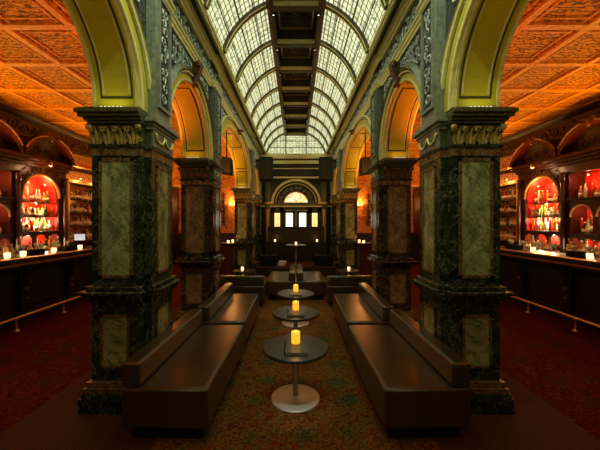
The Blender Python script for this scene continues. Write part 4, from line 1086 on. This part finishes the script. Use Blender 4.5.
# ------------------------------------------------------------------ wall sconces and far shelves
def sconce(x, y, z, nx, ny, label, e):
    t = thing('wall_sconce', label, 'wall lamp', (x, y, z), 'wall sconces')
    m = MB(); m.mat('brass').sphere((x, y, z), .045, 10, (.5 if nx else 1, .5 if ny else 1, 1.4)); m.build('back_plate', None, t)
    for q in (-1, 1):
        tx, ty = (-ny, nx)
        pts = [(x+nx*.11*i/6 + tx*q*.09*math.sin(i/6*PI/2), y+ny*.11*i/6 + ty*q*.09*math.sin(i/6*PI/2), z-.04*math.sin(PI*i/6)) for i in range(7)]
        m = MB(); m.mat('brass').tube(pts, .008, 6); m.build('arm', None, t)
        p = pts[-1]
        m = MB(); m.mat('bulb').lathe(p[0], p[1], [(.018,0),(.030,.03),(.038,.09),(.030,.10),(.001,.10)], 12, p[2]+.01); m.build('lamp_shade', None, t)
    lamp('POINT', 'sconce_glow', (x+nx*.16, y+ny*.16, z+.16), e, (1, .45, .12), .05)
for s, side in ((-1, 'left'), (1, 'right')):
    sconce(s*2.52, END-.02, 2.35, 0, -1, 'lit brass sconce on the end wall of the %s aisle, beside the third pier' % side, 14)
    sconce(s*5.15, END-.02, 2.35, 0, -1, 'lit brass sconce on the end wall of the %s aisle, near the outer corner' % side, 14)
    sconce(s*(AW-.02), 9.75, 2.35, -s, 0, 'lit brass sconce on the %s side wall past the mirrored cabinet' % side, 14)
    t = thing('wall_shelf', 'dark bracketed wall shelf on the end wall of the %s aisle' % side, 'shelf', (s*3.1, END-.1, 1.6))
    for z in (1.70, 2.10, 2.50):
        m = MB(); m.mat('mahogany').box(s*2.82, s*3.5, END-.22, END, z, z+.03, .004); m.build('shelf_board', None, t)
    for a in (2.84, 3.46):
        m = MB(); m.mat('mahogany').box(s*a, s*(a+.025), END-.18, END, 1.55, 2.85, .003); m.build('upright', None, t)
    for z in (1.73, 2.13, 2.53):
        row2 = [2.92+.10*k for k in range(6)]
        for a in row2: put_bottle(s*a, END-.11, z, 'bottle on the bracketed shelf at the end of the %s aisle' % side, 'bottles on the %s end shelf' % side, .85)
for p in PROTO:
    if PROTO.index(p) not in USED: bpy.data.objects.remove(p)

# ------------------------------------------------------------------ lights of the room and added fill lamps
W = bpy.data.worlds.new('World'); SC.world = W; W.use_nodes = True
W.node_tree.nodes['Background'].inputs[0].default_value = (.35, .42, .36, 1); W.node_tree.nodes['Background'].inputs[1].default_value = .02
COFFER = (.84, 1.0, .66)
OR = (1.0, .375, .03)
def aim(o, target): o.rotation_euler = (Vector(target) - o.location).to_track_quat('-Z', 'Y').to_euler()
for s, side in ((-1, 'left'), (1, 'right')):
    # cove lamps on top of the back bar and on the aisle cornice washing the ceiling
    for y in (.5, 3.0, 5.2, 7.6, 10.2):
        lamp('AREA', 'cove_wash', (s*5.15, y, 3.10), 22, OR, .12, (PI, math.radians(s*-20), 0), 1.6)
    for y in (0.6, 4.1, 8.4, 10.3):
        lamp('AREA', 'capital_wash', (s*2.05, y, 2.85), 13, OR if y != 4.1 else (1, .22, .02), .10, (PI, math.radians(s*18), 0), .9)
    # added uplights without fixtures, evening the glow on each arch soffit
    for (y, ty, e, c) in ((-.9, 2.5, 5.5, (.98, 1, .30)), (3.30, 4.75, 15, (1, .18, .02)), (5.45, 8.9, 12, (1, .42, .07)), (9.68, 11.0, 2, (1, .5, .12))):
        o = lamp('AREA', 'soffit_fill', (s*1.62, y, 2.83), e, c, .12, None, .05); aim(o, (s*1.62, ty, 3.35))
    # downlights tucked into the coffers of the vault
    for k, y in enumerate(RY[:-1]):
        yy = y + .12
        t = thing('spotlight', 'tiny spotlight in the %s edge of the dark vault coffers' % side, 'light', (s*.37, yy, 5.16), 'vault spotlights, %s row' % side)
        m = MB(); m.mat('speaker_black').lathe(s*.37, yy, [(.028, 5.15), (.030, 5.08), (.026, 5.08), (.022, 5.11), (.001, 5.11)], 12); m.build('housing', None, t)
        m = MB(); m.mat('led').lathe(s*.37, yy, [(.001, 5.098), (.021, 5.098), (.021, 5.104), (.001, 5.104)], 12); m.build('lens', None, t)
        if y < .5: pass
        elif y < 2.0:      # these ones light the piers from further back along the hall
            o = lamp('SPOT', 'coffer_spot', (s*.37, yy, 5.07), 85, COFFER, .03, ang=.85, blend=.8); aim(o, (s*1.62, 2.8, 2.9 if y > 0 else 2.6))
        else:
            o = lamp('SPOT', 'coffer_spot', (s*.37, yy, 5.07), 15, COFFER, .03, ang=1.75, blend=.8); aim(o, (s*1.42, yy+.35, 3.5))
            if 2 < y < 6: o = lamp('SPOT', 'coffer_spot', (s*.37, yy, 5.07), 30, COFFER, .03, ang=.42, blend=.9); aim(o, (s*.1, yy, 0))
    for (yl, yt) in ((.92, 2.62), (2.92, 4.70)):  # extra narrow beams added to brighten the steel table bases
        o = lamp('SPOT', 'coffer_spot', (s*.37, yl, 5.07), 110, (.88, 1, .88), .04, ang=.16, blend=1.0); aim(o, (0, yt+.16, 0))
    for y in (3.4, 5.6, 7.6, 9.1):  # added fill spots, no fixtures, to brighten the opposite cornice
        o = lamp('SPOT', 'cornice_fill', (-s*1.30, y, 3.98), 15, COFFER, .03, ang=1.5, blend=.9); aim(o, (s*1.30, y+.5, 4.35))
    for y in (-.4, .8, 1.9):  # more added fill for the near arcade, from outside the view
        o = lamp('SPOT', 'cornice_fill', (-s*1.30, y, 3.98), 17, COFFER, .03, ang=1.5, blend=.9); aim(o, (s*1.36, y+1.5, 4.1))
# camera
cam = bpy.data.cameras.new('camera'); cam.lens = 18; cam.sensor_width = 36; cam.sensor_fit = 'HORIZONTAL'
cam.shift_x = 4/600; cam.shift_y = -3/600; cam.clip_start = .05; cam.clip_end = 60
co = bpy.data.objects.new('camera', cam); COL.objects.link(co); co.location = (0, 0, 1.7); co.rotation_euler = (PI/2, 0, 0)
SC.camera = co
for o in bpy.data.objects:
    if '_o' in o: del o['_o']
